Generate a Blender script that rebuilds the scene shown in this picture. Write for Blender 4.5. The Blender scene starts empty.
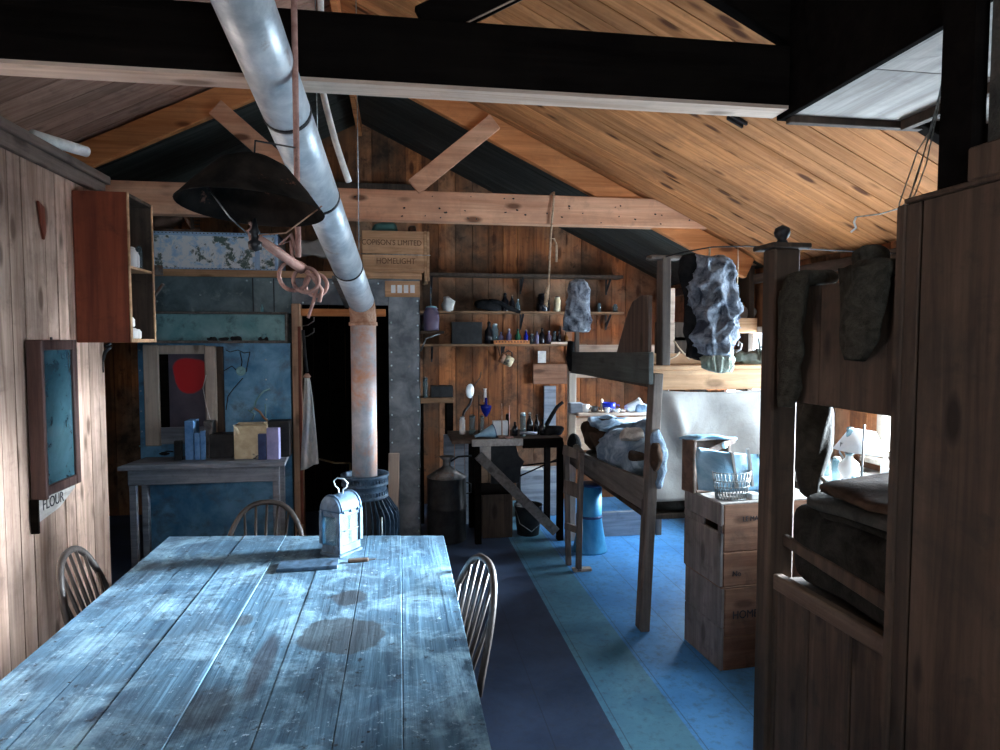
import bpy, math, random
from mathutils import Vector, Matrix, Euler, noise
R = math.radians
PI = math.pi
rnd = random.Random(7)
C = bpy.context.scene.collection

# ------------------------------------------------------------------ camera model
F = 650.0; TH = R(8.75); PH = R(3.1); EYE = 1.6
st, ct, sp, cp = math.sin(TH), math.cos(TH), math.sin(PH), math.cos(PH)
FW = (st*cp, ct*cp, -sp); RT = (ct, -st, 0.0); UP = (st*sp, ct*sp, cp)
def at(px, py, X=None, Y=None, Z=None):
    r = [FW[i]*F + RT[i]*(px-500) + UP[i]*(375-py) for i in range(3)]
    t = X/r[0] if X is not None else Y/r[1] if Y is not None else (Z-EYE)/r[2]
    return Vector((r[0]*t, r[1]*t, EYE + r[2]*t))

def nvec(p):
    p = Vector(p); return Vector((noise.noise(p), noise.noise(p+Vector((31.7,4.1,9.3))), noise.noise(p+Vector((7.9,53.2,21.6)))))
# ------------------------------------------------------------------ mesh builder
class MB:
    def __init__(s): s.v = []; s.f = []; s.sm = []
    def add(s, vs, fs, smooth=False, M=None):
        o = len(s.v)
        s.v += [(M @ Vector(v)) if M is not None else Vector(v) for v in vs]
        s.f += [tuple(i+o for i in f) for f in fs]; s.sm += [smooth]*len(fs)
        return s
    def box(s, x0, x1, y0, y1, z0, z1, M=None):
        vs = [(x,y,z) for x in (x0,x1) for y in (y0,y1) for z in (z0,z1)]
        return s.add(vs, [(0,1,3,2),(4,6,7,5),(0,4,5,1),(2,3,7,6),(0,2,6,4),(1,5,7,3)], False, M)
    def beam(s, a, b, w, h, roll=0.0, up=(0,0,1)):
        a, b = Vector(a), Vector(b); d = (b-a); L = d.length; d.normalize()
        u = Vector(up)
        if abs(d.dot(u)) > .97: u = Vector((0,1,0))
        sd = d.cross(u).normalized(); u = sd.cross(d).normalized()
        M = Matrix.Translation(a) @ Matrix((d, sd, u)).transposed().to_4x4() @ Matrix.Rotation(roll, 4, 'X')
        return s.box(0, L, -w/2, w/2, -h/2, h/2, M)
    def prism(s, pts, M, t):
        # polygon in local xy, thickness t along local z
        n = len(pts)
        vs = [(p[0],p[1],0) for p in pts] + [(p[0],p[1],t) for p in pts]
        fs = [tuple(range(n-1,-1,-1)), tuple(range(n,2*n))] + [(i,(i+1)%n,(i+1)%n+n,i+n) for i in range(n)]
        return s.add(vs, fs, False, M)
    def tube(s, path, r, n=8, closed=False, cap=True):
        path = [Vector(p) for p in path]; m = len(path)
        rs = r if isinstance(r, (list,tuple)) else [r]*m
        vs = []; prev = None
        for i, p in enumerate(path):
            if closed: d = path[(i+1)%m]-path[i-1]
            else: d = path[min(i+1,m-1)]-path[max(i-1,0)]
            d.normalize()
            if prev is None:
                u = Vector((0,0,1)) if abs(d.z) < .9 else Vector((0,1,0))
            else: u = prev
            sd = d.cross(u)
            if sd.length < 1e-5: sd = d.cross(Vector((1,0,0)))
            sd.normalize(); u = sd.cross(d).normalized(); prev = u
            for k in range(n):
                a = 2*PI*k/n
                vs.append(p + sd*math.cos(a)*rs[i] + u*math.sin(a)*rs[i])
        fs = []
        for i in range(m if closed else m-1):
            j = (i+1) % m
            for k in range(n):
                fs.append((i*n+k, i*n+(k+1)%n, j*n+(k+1)%n, j*n+k))
        if cap and not closed:
            fs.append(tuple(range(n-1,-1,-1))); fs.append(tuple((m-1)*n+k for k in range(n)))
        return s.add(vs, fs, True)
    def lathe(s, prof, o=(0,0,0), n=20, M=None, sx=1, sy=1):
        vs = []; fs = []
        for r, z in prof:
            for k in range(n):
                a = 2*PI*k/n; vs.append((o[0]+r*math.cos(a)*sx, o[1]+r*math.sin(a)*sy, o[2]+z))
        m = len(prof)
        for i in range(m-1):
            for k in range(n):
                fs.append((i*n+k, i*n+(k+1)%n, (i+1)*n+(k+1)%n, (i+1)*n+k))
        if prof[0][0] > 1e-4: fs.append(tuple(range(n-1,-1,-1)))
        if prof[-1][0] > 1e-4: fs.append(tuple((m-1)*n+k for k in range(n)))
        return s.add(vs, fs, True, M)
    def loft(s, secs, n=28, amp=.0, fr=6.0, seed=0, ex=1.0, fold=0.0, nf=7, crease=0.0):
        # secs: (centre, rx, ry, rot) horizontal-ish rings; fold = vertical pleats, amp = crumple noise
        vs = []; fs = []
        m = len(secs)
        for i, (c, rx, ry, ro) in enumerate(secs):
            for k in range(n):
                a = 2*PI*k/n
                ca, sa = math.cos(a), math.sin(a)
                x = math.copysign(abs(ca)**ex, ca)*rx; y = math.copysign(abs(sa)**ex, sa)*ry
                q = 1 + fold*math.sin(nf*a + seed + i*.25) + fold*.6*math.sin((nf*2+1)*a + i*.4)
                x *= q; y *= q
                xr = x*math.cos(ro)-y*math.sin(ro); yr = x*math.sin(ro)+y*math.cos(ro)
                p = Vector(c) + Vector((xr, yr, 0))
                if crease:
                    w_ = p + nvec(p*3)*.03
                    c1 = (1-abs(noise.noise(Vector((w_.x*13+w_.z*5, w_.y*9, w_.z*4+seed)))))**5
                    c2 = (1-abs(noise.noise(Vector((w_.x*17-w_.z*12, w_.y*14+seed, w_.z*6)))))**4
                    d_ = Vector((xr, yr*1.5, 0)); d_.normalize(); p += d_*crease*(.9*c1+.5*c2-.5)
                if amp: p += nvec(p*fr + Vector((seed*3.1,0,0)))*amp
                vs.append(p)
        for i in range(m-1):
            for k in range(n):
                fs.append((i*n+k, i*n+(k+1)%n, (i+1)*n+(k+1)%n, (i+1)*n+k))
        fs.append(tuple(range(n-1,-1,-1))); fs.append(tuple((m-1)*n+k for k in range(n)))
        return s.add(vs, fs, True)
    def pillow(s, c, sx, sy, sz, ex=.55, amp=.012, fr=9, seed=0, rz=0, rx=0, ry=0, nu=44, nv=20, cr=None):
        vs = []; fs = []
        M = Euler((rx, ry, rz)).to_matrix()
        def se(v, e): return math.copysign(abs(v)**e, v)
        for i in range(nv+1):
            ph = -PI/2 + PI*i/nv
            for k in range(nu):
                a = 2*PI*k/nu
                p = Vector((se(math.cos(ph),ex)*se(math.cos(a),ex)*sx, se(math.cos(ph),ex)*se(math.sin(a),ex)*sy, se(math.sin(ph),ex*1.3)*sz))
                p = M @ p + Vector(c)
                w_ = p + nvec(p*3)*.06
                c1 = (1-abs(noise.noise(Vector((w_.x*7+seed, w_.y*7, w_.z*9)))))**4
                d_ = p-Vector(c); d_.normalize()
                p += nvec(p*fr + Vector((seed*2.3, seed, 0)))*amp + d_*(amp*.8 if cr is None else cr)*(.9*c1-.3)
                vs.append(p)
        for i in range(nv):
            for k in range(nu):
                fs.append((i*nu+k, i*nu+(k+1)%nu, (i+1)*nu+(k+1)%nu, (i+1)*nu+k))
        return s.add(vs, fs, True)
    def sheet(s, P, nu, nv, t=.004):
        # P(u,v) -> Vector, thickened grid
        g = [[P(i/nu, j/nv) for j in range(nv+1)] for i in range(nu+1)]
        vs = []; W = nv+1
        for side in (1,-1):
            for i in range(nu+1):
                for j in range(W):
                    a = g[min(i+1,nu)][j]-g[max(i-1,0)][j]; b = g[i][min(j+1,nv)]-g[i][max(j-1,0)]
                    nn = a.cross(b)
                    if nn.length > 1e-9: nn.normalize()
                    vs.append(g[i][j] + nn*side*t/2)
        o = (nu+1)*W; fs = []
        for i in range(nu):
            for j in range(nv):
                a,b,c,d = i*W+j, i*W+j+1, (i+1)*W+j+1, (i+1)*W+j
                fs.append((a,d,c,b)); fs.append((a+o,b+o,c+o,d+o))
        for i in range(nu):
            fs.append((i*W,(i)*W+o,(i+1)*W+o,(i+1)*W)); fs.append((i*W+nv,(i+1)*W+nv,(i+1)*W+nv+o,i*W+nv+o))
        for j in range(nv):
            fs.append((j,j+1,j+1+o,j+o)); q = nu*W
            fs.append((q+j,q+j+o,q+j+1+o,q+j+1))
        return s.add(vs, fs, True)
    def pbox(s, x0, y0, x1, y1, Y, t=.03, ym=None):
        # a board whose front lies in the plane at depth Y
        my = (y0+y1)/2; mx = (x0+x1)/2
        return s.box(at(x0,my,Y=Y).x, at(x1,my,Y=Y).x, Y, Y+t, at(mx,y1,Y=Y).z, at(mx,y0,Y=Y).z)

def emit(name, mb, mat, parent=None, bev=0.0, sub=0, wld=True):
    me = bpy.data.meshes.new(name)
    vs = mb.v
    org = Vector((0,0,0))
    if parent is not None and wld:
        Mi = parent.matrix_world_inv if False else None
        r = parent; T = Matrix.Identity(4)
        while r is not None:
            T = Matrix.Translation(r.location) @ Euler(r.rotation_euler).to_matrix().to_4x4() @ T
            r = r.parent
        Ti = T.inverted(); vs = [Ti @ v for v in vs]
    elif parent is None and wld:
        lo = [min(v[i] for v in vs) for i in range(3)]; hi = [max(v[i] for v in vs) for i in range(3)]
        org = Vector(((lo[0]+hi[0])/2, (lo[1]+hi[1])/2, lo[2])); vs = [v-org for v in vs]
    me.from_pydata([tuple(v) for v in vs], [], mb.f)
    me.polygons.foreach_set('use_smooth', mb.sm)
    me.materials.append(mat); me.update()
    o = bpy.data.objects.new(name, me); C.objects.link(o)
    o.location = org
    if parent is not None: o.parent = parent
    if bev:
        m = o.modifiers.new('bevel','BEVEL'); m.width = bev; m.segments = 1; m.limit_method = 'ANGLE'; m.angle_limit = R(40)
    if sub:
        m = o.modifiers.new('sub','SUBSURF'); m.levels = sub; m.render_levels = sub
    return o
def tag(o, label, cat, group=None):
    o['label'] = label; o['category'] = cat
    if group: o['group'] = group
    return o
def thing(name, label, cat, loc=(0,0,0), rz=0, group=None):
    o = bpy.data.objects.new(name, None); C.objects.link(o)
    o.location = loc; o.rotation_euler = (0,0,rz); o.empty_display_size = .05
    return tag(o, label, cat, group)
def one(name, mb, mat, label, cat, group=None, bev=0, sub=0): return tag(emit(name, mb, mat, None, bev, sub), label, cat, group)
def struct(name, mb, mat, bev=0):
    o = emit(name, mb, mat, None, bev); o['kind'] = 'structure'; return o
def kids(o): return [c for c in bpy.data.objects if c.parent == o]
def dup(root, loc, rz, label, group=None):
    r = root.copy(); C.objects.link(r); r.location = loc; r.rotation_euler = (0,0,rz); r['label'] = label
    if group: r['group'] = group
    for ch in kids(root):
        c = ch.copy(); C.objects.link(c); c.parent = r
        for g in kids(ch):
            d = g.copy(); C.objects.link(d); d.parent = c
    return r

# ------------------------------------------------------------------ materials
MATS = {}
def newmat(name):
    m = bpy.data.materials.new(name); m.use_nodes = True
    nt = m.node_tree; b = nt.nodes['Principled BSDF']; MATS[name] = m
    return m, nt, b
def L(nt, a, b): nt.links.new(a, b)
def ramp(nt, fac, stops):
    r = nt.nodes.new('ShaderNodeValToRGB'); e = r.color_ramp.elements
    while len(e) < len(stops): e.new(.5)
    for i, (p, c) in enumerate(stops):
        e[i].position = p; e[i].color = (*c, 1) if len(c) == 3 else c
    L(nt, fac, r.inputs[0]); return r.outputs[0]
def mixc(nt, fac, a, b, mode='MIX'):
    m = nt.nodes.new('ShaderNodeMix'); m.data_type = 'RGBA'; m.blend_type = mode
    for s, v in ((m.inputs[0], fac), (m.inputs[6], a), (m.inputs[7], b)):
        if isinstance(v, bpy.types.NodeSocket): L(nt, v, s)
        elif isinstance(v, (int,float)): s.default_value = v
        else: s.default_value = (*v, 1)
    return m.outputs[2]
def mth(nt, op, a, b=None, c=None):
    m = nt.nodes.new('ShaderNodeMath'); m.operation = op
    for i, v in enumerate((a,b,c)):
        if v is None: continue
        if isinstance(v, bpy.types.NodeSocket): L(nt, v, m.inputs[i])
        else: m.inputs[i].default_value = v
    return m.outputs[0]
def noise_n(nt, vec, scale, detail=4, rough=.55, dist=0):
    n = nt.nodes.new('ShaderNodeTexNoise'); n.inputs['Scale'].default_value = scale
    n.inputs['Detail'].default_value = detail; n.inputs['Roughness'].default_value = rough; n.inputs['Distortion'].default_value = dist
    L(nt, vec, n.inputs['Vector']); return n.outputs[0]
def bump(nt, b, h, s, d=.01):
    n = nt.nodes.new('ShaderNodeBump'); n.inputs['Strength'].default_value = s; n.inputs['Distance'].default_value = d
    L(nt, h, n.inputs['Height']); L(nt, n.outputs[0], b.inputs['Normal'])
def vmap(nt, vec, scale=(1,1,1), loc=None):
    m = nt.nodes.new('ShaderNodeMapping'); m.inputs['Scale'].default_value = scale; L(nt, vec, m.inputs['Vector'])
    return m.outputs[0]
def coords(nt, isl=True):
    tc = nt.nodes.new('ShaderNodeTexCoord')
    if not isl: return tc.outputs['Object'], None
    g = nt.nodes.new('ShaderNodeNewGeometry')
    k = nt.nodes.new('ShaderNodeVectorMath'); k.operation = 'SCALE'; k.inputs[0].default_value = (7.3, 5.1, 9.7)
    L(nt, g.outputs['Random Per Island'], k.inputs['Scale'])
    a = nt.nodes.new('ShaderNodeVectorMath'); a.operation = 'ADD'
    L(nt, tc.outputs['Object'], a.inputs[0]); L(nt, k.outputs[0], a.inputs[1])
    return a.outputs[0], g.outputs['Random Per Island']

def wood(name, c1, c2, axis='Z', grain=1.0, vary=.35, rough=.75, bmp=.35, grime=.5, gcol=(.02,.016,.012), knots=.6, c3=None, spec=.3, extra=None):
    m, nt, b = newmat(name)
    vec, rn = coords(nt)
    ax = 'XYZ'.index(axis)
    s = [26*grain]*3; s[ax] = 1.6*grain
    v1 = vmap(nt, vec, s)
    n1 = noise_n(nt, v1, 1.0, 6, .65, .8)
    s2 = [90*grain]*3; s2[ax] = 3*grain
    n2 = noise_n(nt, vmap(nt, vec, s2), 1.0, 3, .6)
    col = ramp(nt, n1, [(.34, c1), (.62, c2)])
    col = mixc(nt, mth(nt,'MULTIPLY', n2, .55), col, (c1[0]*.45, c1[1]*.45, c1[2]*.45))
    tc = nt.nodes.new('ShaderNodeTexCoord').outputs['Object']
    if c3:
        n3 = noise_n(nt, tc, 1.3, 3, .6)
        col = mixc(nt, ramp(nt, n3, [(.42,(0,0,0)),(.62,(1,1,1))]), col, c3, 'MIX')
    # per-board tone
    t = mth(nt, 'MULTIPLY_ADD', rn, vary*1.3, 1-vary*.65)
    cc = nt.nodes.new('ShaderNodeCombineColor')
    for i in range(3): L(nt, t, cc.inputs[i])
    col = mixc(nt, 1.0, col, cc.outputs[0], 'MULTIPLY')
    if grime:
        ng = noise_n(nt, tc, 2.6, 7, .68, .3)
        f = ramp(nt, ng, [(.46,(0,0,0)),(.68,(1,1,1))])
        col = mixc(nt, mth(nt,'MULTIPLY', f, grime), col, gcol)
        ng = noise_n(nt, tc, 11, 6, .7, .5)
        f = ramp(nt, ng, [(.55,(0,0,0)),(.7,(1,1,1))])
        col = mixc(nt, mth(nt,'MULTIPLY', f, grime*.8), col, gcol)
    if knots:
        sk = [8]*3; sk[ax] = 3.0
        vo = nt.nodes.new('ShaderNodeTexVoronoi'); vo.inputs['Scale'].default_value = 1.0; L(nt, vmap(nt, vec, sk), vo.inputs['Vector'])
        f = ramp(nt, vo.outputs['Distance'], [(.12,(1,1,1)),(.22,(0,0,0))])
        col = mixc(nt, mth(nt,'MULTIPLY', f, knots), col, (c1[0]*.22, c1[1]*.18, c1[2]*.15))
    if extra: col = extra(nt, col, tc)
    L(nt, col, b.inputs['Base Color']); b.inputs['Roughness'].default_value = rough
    b.inputs['Specular IOR Level'].default_value = spec
    bump(nt, b, mth(nt,'ADD', n1, mth(nt,'MULTIPLY', n2, .5)), bmp, .006)
    return m

def mottle(name, c1, c2, c3=None, scale=6, rough=.6, metal=0.0, bmp=.15, lo=.38, hi=.64, s3=14, t3=(.55,.68), spec=.4, stretch=(1,1,1), bscale=None):
    m, nt, b = newmat(name)
    vec, _ = coords(nt, False)
    v = vmap(nt, vec, stretch)
    n1 = noise_n(nt, v, scale, 7, .65, .4)
    col = ramp(nt, n1, [(lo, c1), (hi, c2)])
    if c3:
        n3 = noise_n(nt, v, s3, 6, .7, .3)
        col = mixc(nt, ramp(nt, n3, [(t3[0],(0,0,0)),(t3[1],(1,1,1))]), col, c3)
    L(nt, col, b.inputs['Base Color'])
    b.inputs['Roughness'].default_value = rough; b.inputs['Metallic'].default_value = metal; b.inputs['Specular IOR Level'].default_value = spec
    bump(nt, b, noise_n(nt, v, bscale or scale*4, 5, .6), bmp, .005)
    return m

def fabric(name, c1, c2, scale=5, rough=.95, bmp=.5, weave=420):
    m, nt, b = newmat(name)
    vec, _ = coords(nt, False)
    n1 = noise_n(nt, vec, scale, 6, .65, .6)
    L(nt, ramp(nt, n1, [(.36,c1),(.64,c2)]), b.inputs['Base Color'])
    b.inputs['Roughness'].default_value = rough; b.inputs['Specular IOR Level'].default_value = .1
    h = mth(nt,'ADD', noise_n(nt, vec, scale*5, 5, .6, .5), mth(nt,'MULTIPLY', noise_n(nt, vec, weave, 1), .25))
    bump(nt, b, h, bmp, .012)
    return m

def glass(name, col, rough=.08, mixv=.55):
    # thin old glass: see-through with a tinted sheen
    m, nt, b = newmat(name)
    out = nt.nodes['Material Output']
    tr = nt.nodes.new('ShaderNodeBsdfTransparent'); tr.inputs[0].default_value = (*col,1)
    b.inputs['Base Color'].default_value = (col[0]*.4,col[1]*.4,col[2]*.4,1); b.inputs['Roughness'].default_value = rough
    mx = nt.nodes.new('ShaderNodeMixShader'); mx.inputs[0].default_value = mixv
    L(nt, tr.outputs[0], mx.inputs[1]); L(nt, b.outputs[0], mx.inputs[2]); L(nt, mx.outputs[0], out.inputs[0])
    return m

W_left = wood('pine_left', (.40,.25,.18), (.80,.56,.44), 'Z', .8, .5, grime=.5, gcol=(.14,.09,.07), knots=.75)
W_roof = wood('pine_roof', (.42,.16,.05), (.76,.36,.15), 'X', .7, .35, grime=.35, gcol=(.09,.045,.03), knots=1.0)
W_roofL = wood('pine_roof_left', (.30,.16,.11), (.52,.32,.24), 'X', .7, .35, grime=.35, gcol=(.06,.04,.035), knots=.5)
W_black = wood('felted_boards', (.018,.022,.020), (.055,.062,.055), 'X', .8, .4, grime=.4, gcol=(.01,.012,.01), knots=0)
W_back = wood('pine_back', (.22,.065,.022), (.58,.21,.07), 'Z', .7, .75, grime=.85, gcol=(.022,.014,.010), knots=.7, c3=(.26,.15,.09))
W_orange = wood('beam_orange', (.50,.17,.055), (.80,.34,.13), 'X', .6, .1, grime=.22, gcol=(.12,.06,.04), knots=.8)
W_pink = wood('beam_pink', (.64,.31,.18), (.90,.53,.34), 'X', .6, .1, grime=.3, gcol=(.16,.09,.07), knots=.9)
W_shadowblack = wood('beam_shadow_black', (.004,.003,.0028), (.010,.008,.007), 'X', .6, .1, grime=.2, knots=.2, rough=1, spec=.03)  # near-black wood: the near beam's shade is put into the colour
W_dark = wood('dark_brown', (.05,.034,.024), (.11,.075,.055), 'Z', .7, .3, grime=.5, gcol=(.015,.013,.010), knots=.6)
W_darkX = wood('dark_brown_flat', (.06,.042,.032), (.13,.09,.07), 'Y', .7, .3, grime=.4, gcol=(.015,.013,.010), knots=.6)
W_part = wood('bunk_boards', (.050,.031,.021), (.125,.080,.054), 'Z', .6, .35, grime=.6, gcol=(.030,.026,.020), knots=.8)
W_post = wood('weathered_post', (.10,.08,.07), (.22,.18,.155), 'Z', .8, .2, grime=.4, gcol=(.03,.028,.025), knots=.5)
W_railY = wood('weathered_rail', (.12,.11,.10), (.26,.24,.22), 'Y', .8, .2, grime=.35, gcol=(.04,.04,.04), knots=.5)
W_crate = wood('crate_wood', (.19,.085,.05), (.34,.18,.11), 'X', .8, .4, grime=.55, gcol=(.06,.045,.035), knots=.6)
W_crateL = wood('crate_wood_pale', (.46,.25,.13), (.72,.45,.26), 'X', .8, .25, grime=.35, gcol=(.12,.07,.045), knots=.6)
W_red = wood('mahogany', (.16,.035,.018), (.30,.075,.035), 'Z', .5, .1, grime=.4, gcol=(.03,.012,.01), knots=.3, rough=.5)
W_grey = wood('grey_desk', (.20,.23,.28), (.38,.42,.48), 'X', .8, .15, grime=.4, gcol=(.045,.045,.05), knots=.4)
W_pale = wood('pale_pine', (.58,.42,.32), (.82,.66,.54), 'X', .7, .15, grime=.25, gcol=(.25,.17,.13), knots=.7)
W_paleZ = wood('pale_pine_upright', (.50,.42,.34), (.72,.62,.52), 'Z', .7, .15, grime=.3, gcol=(.2,.15,.12), knots=.7)
W_crateV = wood('crate_wood_upright', (.42,.25,.15), (.68,.45,.30), 'Z', .8, .25, grime=.35, gcol=(.12,.08,.06), knots=.6)
W_white = wood('pale_boards', (.38,.34,.31), (.64,.60,.56), 'Y', .6, .25, grime=.55, gcol=(.20,.17,.15), knots=.3)
W_chair = wood('chair_wood', (.014,.010,.009), (.036,.028,.024), 'Z', 1, .1, grime=.2, knots=0, rough=.38, spec=.6)
W_chairE = wood('chair_wood_worn', (.020,.015,.013), (.045,.036,.032), 'Z', 1, .1, grime=.3, knots=0, rough=.45, spec=.5)

def table_extra(nt, col, tc):
    sep = nt.nodes.new('ShaderNodeSeparateXYZ'); L(nt, tc, sep.inputs[0])
    wob = noise_n(nt, tc, 9, 4, .6)
    def blot(col, cx, cy, rx, ry, k, c, edge=.12):
        dx = mth(nt,'DIVIDE', mth(nt,'SUBTRACT', sep.outputs[0], cx), rx)
        dy = mth(nt,'DIVIDE', mth(nt,'SUBTRACT', sep.outputs[1], cy), ry)
        d = mth(nt,'SQRT', mth(nt,'ADD', mth(nt,'MULTIPLY',dx,dx), mth(nt,'MULTIPLY',dy,dy)))
        d = mth(nt,'ADD', d, mth(nt,'MULTIPLY_ADD', wob, .7, -.35))
        f = ramp(nt, d, [(.92-edge,(1,1,1)),(.92+edge,(0,0,0))])
        return mixc(nt, mth(nt,'MULTIPLY', f, k), col, c)
    ox, oy = TABLE_O
    # bleached worn centre, darker grimy rim
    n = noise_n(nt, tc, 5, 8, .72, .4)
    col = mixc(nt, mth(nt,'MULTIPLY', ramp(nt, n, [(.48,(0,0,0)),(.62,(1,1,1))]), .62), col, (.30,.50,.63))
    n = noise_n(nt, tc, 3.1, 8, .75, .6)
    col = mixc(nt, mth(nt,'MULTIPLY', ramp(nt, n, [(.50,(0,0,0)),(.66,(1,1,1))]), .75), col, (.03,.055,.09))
    n = noise_n(nt, tc, 60, 4, .7, .2)
    col = mixc(nt, mth(nt,'MULTIPLY', ramp(nt, n, [(.62,(0,0,0)),(.70,(1,1,1))]), .7), col, (.45,.62,.74))
    n = noise_n(nt, tc, 26, 6, .75, .2)
    col = mixc(nt, mth(nt,'MULTIPLY', ramp(nt, n, [(.6,(0,0,0)),(.66,(1,1,1))]), .8), col, (.02,.022,.028))
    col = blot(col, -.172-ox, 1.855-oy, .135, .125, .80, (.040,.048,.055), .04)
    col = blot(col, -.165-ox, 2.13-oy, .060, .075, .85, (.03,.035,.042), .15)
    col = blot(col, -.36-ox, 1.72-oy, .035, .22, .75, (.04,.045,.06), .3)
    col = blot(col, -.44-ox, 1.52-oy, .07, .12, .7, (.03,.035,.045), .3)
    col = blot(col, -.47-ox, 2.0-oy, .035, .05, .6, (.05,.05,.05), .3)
    vo = nt.nodes.new('ShaderNodeTexVoronoi'); vo.inputs['Scale'].default_value = 13; L(nt, tc, vo.inputs['Vector'])
    col = mixc(nt, ramp(nt, vo.outputs['Distance'], [(.035,(1,1,1)),(.06,(0,0,0))]), col, (.01,.01,.014))
    return col
TABLE_O = (-.40, 1.58)
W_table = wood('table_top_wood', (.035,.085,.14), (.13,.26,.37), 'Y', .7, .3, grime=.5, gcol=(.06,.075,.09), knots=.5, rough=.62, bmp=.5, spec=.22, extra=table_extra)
W_tleg = wood('table_leg_wood', (.08,.08,.09), (.16,.16,.17), 'Z', .8, .2, grime=.4)

def floor_mat():
    m, nt, b = newmat('linoleum')
    tc = nt.nodes.new('ShaderNodeTexCoord').outputs['Object']
    sep = nt.nodes.new('ShaderNodeSeparateXYZ'); L(nt, tc, sep.inputs[0])
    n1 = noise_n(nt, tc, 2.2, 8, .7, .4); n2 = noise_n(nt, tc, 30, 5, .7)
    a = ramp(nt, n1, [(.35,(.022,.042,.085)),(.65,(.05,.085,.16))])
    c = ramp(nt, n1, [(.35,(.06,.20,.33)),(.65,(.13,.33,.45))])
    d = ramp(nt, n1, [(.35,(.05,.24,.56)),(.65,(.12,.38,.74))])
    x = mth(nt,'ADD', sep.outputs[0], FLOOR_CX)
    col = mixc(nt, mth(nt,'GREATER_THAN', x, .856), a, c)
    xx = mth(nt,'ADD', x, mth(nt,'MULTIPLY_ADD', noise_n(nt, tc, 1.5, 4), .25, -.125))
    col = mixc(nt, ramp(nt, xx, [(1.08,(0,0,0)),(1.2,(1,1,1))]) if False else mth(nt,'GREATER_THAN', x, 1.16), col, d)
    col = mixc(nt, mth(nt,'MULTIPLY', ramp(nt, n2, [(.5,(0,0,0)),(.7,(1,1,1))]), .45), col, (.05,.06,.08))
    # board joints showing through
    fr = mth(nt,'FRACT', mth(nt,'MULTIPLY', x, 3.4))
    col = mixc(nt, mth(nt,'MULTIPLY', mth(nt,'LESS_THAN', fr, .018), .5), col, (.02,.03,.05))
    L(nt, col, b.inputs['Base Color']); b.inputs['Roughness'].default_value = .5; b.inputs['Specular IOR Level'].default_value = .45
    bump(nt, b, mth(nt,'ADD', n1, mth(nt,'MULTIPLY', n2, .3)), .2, .01)
    return m
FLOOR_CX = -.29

M_pipe = mottle('galvanised_pipe', (.42,.50,.56), (.74,.80,.84), (.30,.22,.20), 9, .42, .35, .12, s3=5, t3=(.62,.74))
M_pipeR = mottle('rusty_pipe', (.30,.36,.42), (.60,.62,.66), (.58,.30,.18), 6, .55, .15, .2, s3=3.5, t3=(.44,.60))
M_rust = mottle('rust', (.30,.14,.08), (.55,.36,.26), (.12,.06,.05), 14, .8, .1, .3)
M_rustP = mottle('pink_rust_iron', (.30,.15,.12), (.50,.30,.25), (.16,.08,.07), 20, .6, .2, .25)
M_iron = mottle('black_iron', (.010,.011,.013), (.035,.036,.040), None, 12, .5, .4, .2)
M_shade = mottle('sooty_shade', (.008,.007,.006), (.028,.022,.018), (.40,.17,.11), 10, .9, .0, .2, s3=7, t3=(.62,.72), spec=.05)
M_panel = mottle('metal_sheet', (.08,.13,.15), (.22,.31,.34), (.40,.50,.50), 3.5, .5, .35, .15, s3=9, t3=(.58,.78))
M_panelB = mottle('metal_sheet_blue', (.06,.24,.44), (.22,.48,.70), (.10,.16,.22), 4, .5, .3, .15, s3=6, t3=(.50,.70))
M_panelT = mottle('metal_sheet_teal', (.16,.38,.42), (.32,.58,.60), (.09,.16,.18), 4, .5, .3, .15, s3=9, t3=(.52,.70))
M_grey = mottle('metal_post', (.09,.11,.13), (.26,.29,.31), (.40,.30,.20), 5, .45, .35, .15, s3=9, t3=(.66,.78))
M_rivet = mottle('rivet', (.45,.6,.65), (.75,.85,.88), None, 30, .4, .4, .1)
M_stove = mottle('stove_iron', (.025,.055,.09), (.085,.15,.23), (.012,.015,.02), 16, .5, .2, .25, s3=22)
M_stoveD = mottle('stove_dark', (.006,.007,.009), (.018,.02,.024), None, 14, .5, .3, .2)
M_trunk = mottle('flaked_paint', (.45,.70,.92), (.95,.98,1.0), (.12,.17,.15), 16, .6, 0, .3, lo=.36, hi=.50, s3=9, t3=(.54,.59))
M_trunkE = mottle('blue_trunk_edge', (.35,.55,.80), (.55,.75,.92), None, 12, .6, 0, .2)
M_bluepaint = mottle('blue_paper', (.10,.28,.60), (.22,.45,.80), (.06,.09,.16), 12, .8, 0, .2, s3=25, t3=(.62,.74))
M_navy = mottle('navy_tin', (.02,.04,.12), (.05,.09,.22), None, 12, .45, .3, .1)
M_lav = mottle('lavender_paper', (.34,.36,.66), (.50,.50,.80), None, 12, .8, 0, .1)
M_cream = mottle('cream_card', (.70,.58,.36), (.92,.84,.62), (.10,.09,.09), 12, .85, 0, .2, s3=7, t3=(.56,.62))
M_paper = mottle('paper', (.60,.60,.58), (.85,.84,.80), None, 14, .9, 0, .15)
M_china = mottle('china', (.72,.70,.68), (.88,.86,.83), None, 8, .3, 0, .05)
M_white = mottle('white_card', (.75,.78,.80), (.92,.94,.95), None, 8, .7, 0, .1)
M_redsp = None
M_bucket = mottle('blue_enamel', (.03,.26,.52), (.10,.46,.74), (.10,.16,.24), 5, .45, .1, .1, s3=8, t3=(.60,.76), stretch=(1,1,.6))
M_tin = mottle('old_tin', (.09,.09,.09), (.25,.24,.23), (.20,.10,.06), 12, .45, .6, .15)
M_darktin = mottle('dark_tin', (.010,.011,.012), (.03,.031,.033), None, 12, .6, .1, .15)
M_canvas = fabric('canvas', (.30,.28,.26), (.43,.41,.385), 3, bmp=.35)
M_towel = fabric('towel', (.40,.45,.48), (.62,.60,.56), 7, bmp=.4)
M_trous = fabric('windproof_cloth', (.05,.06,.085), (.38,.43,.50), 15, bmp=1.0)
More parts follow.
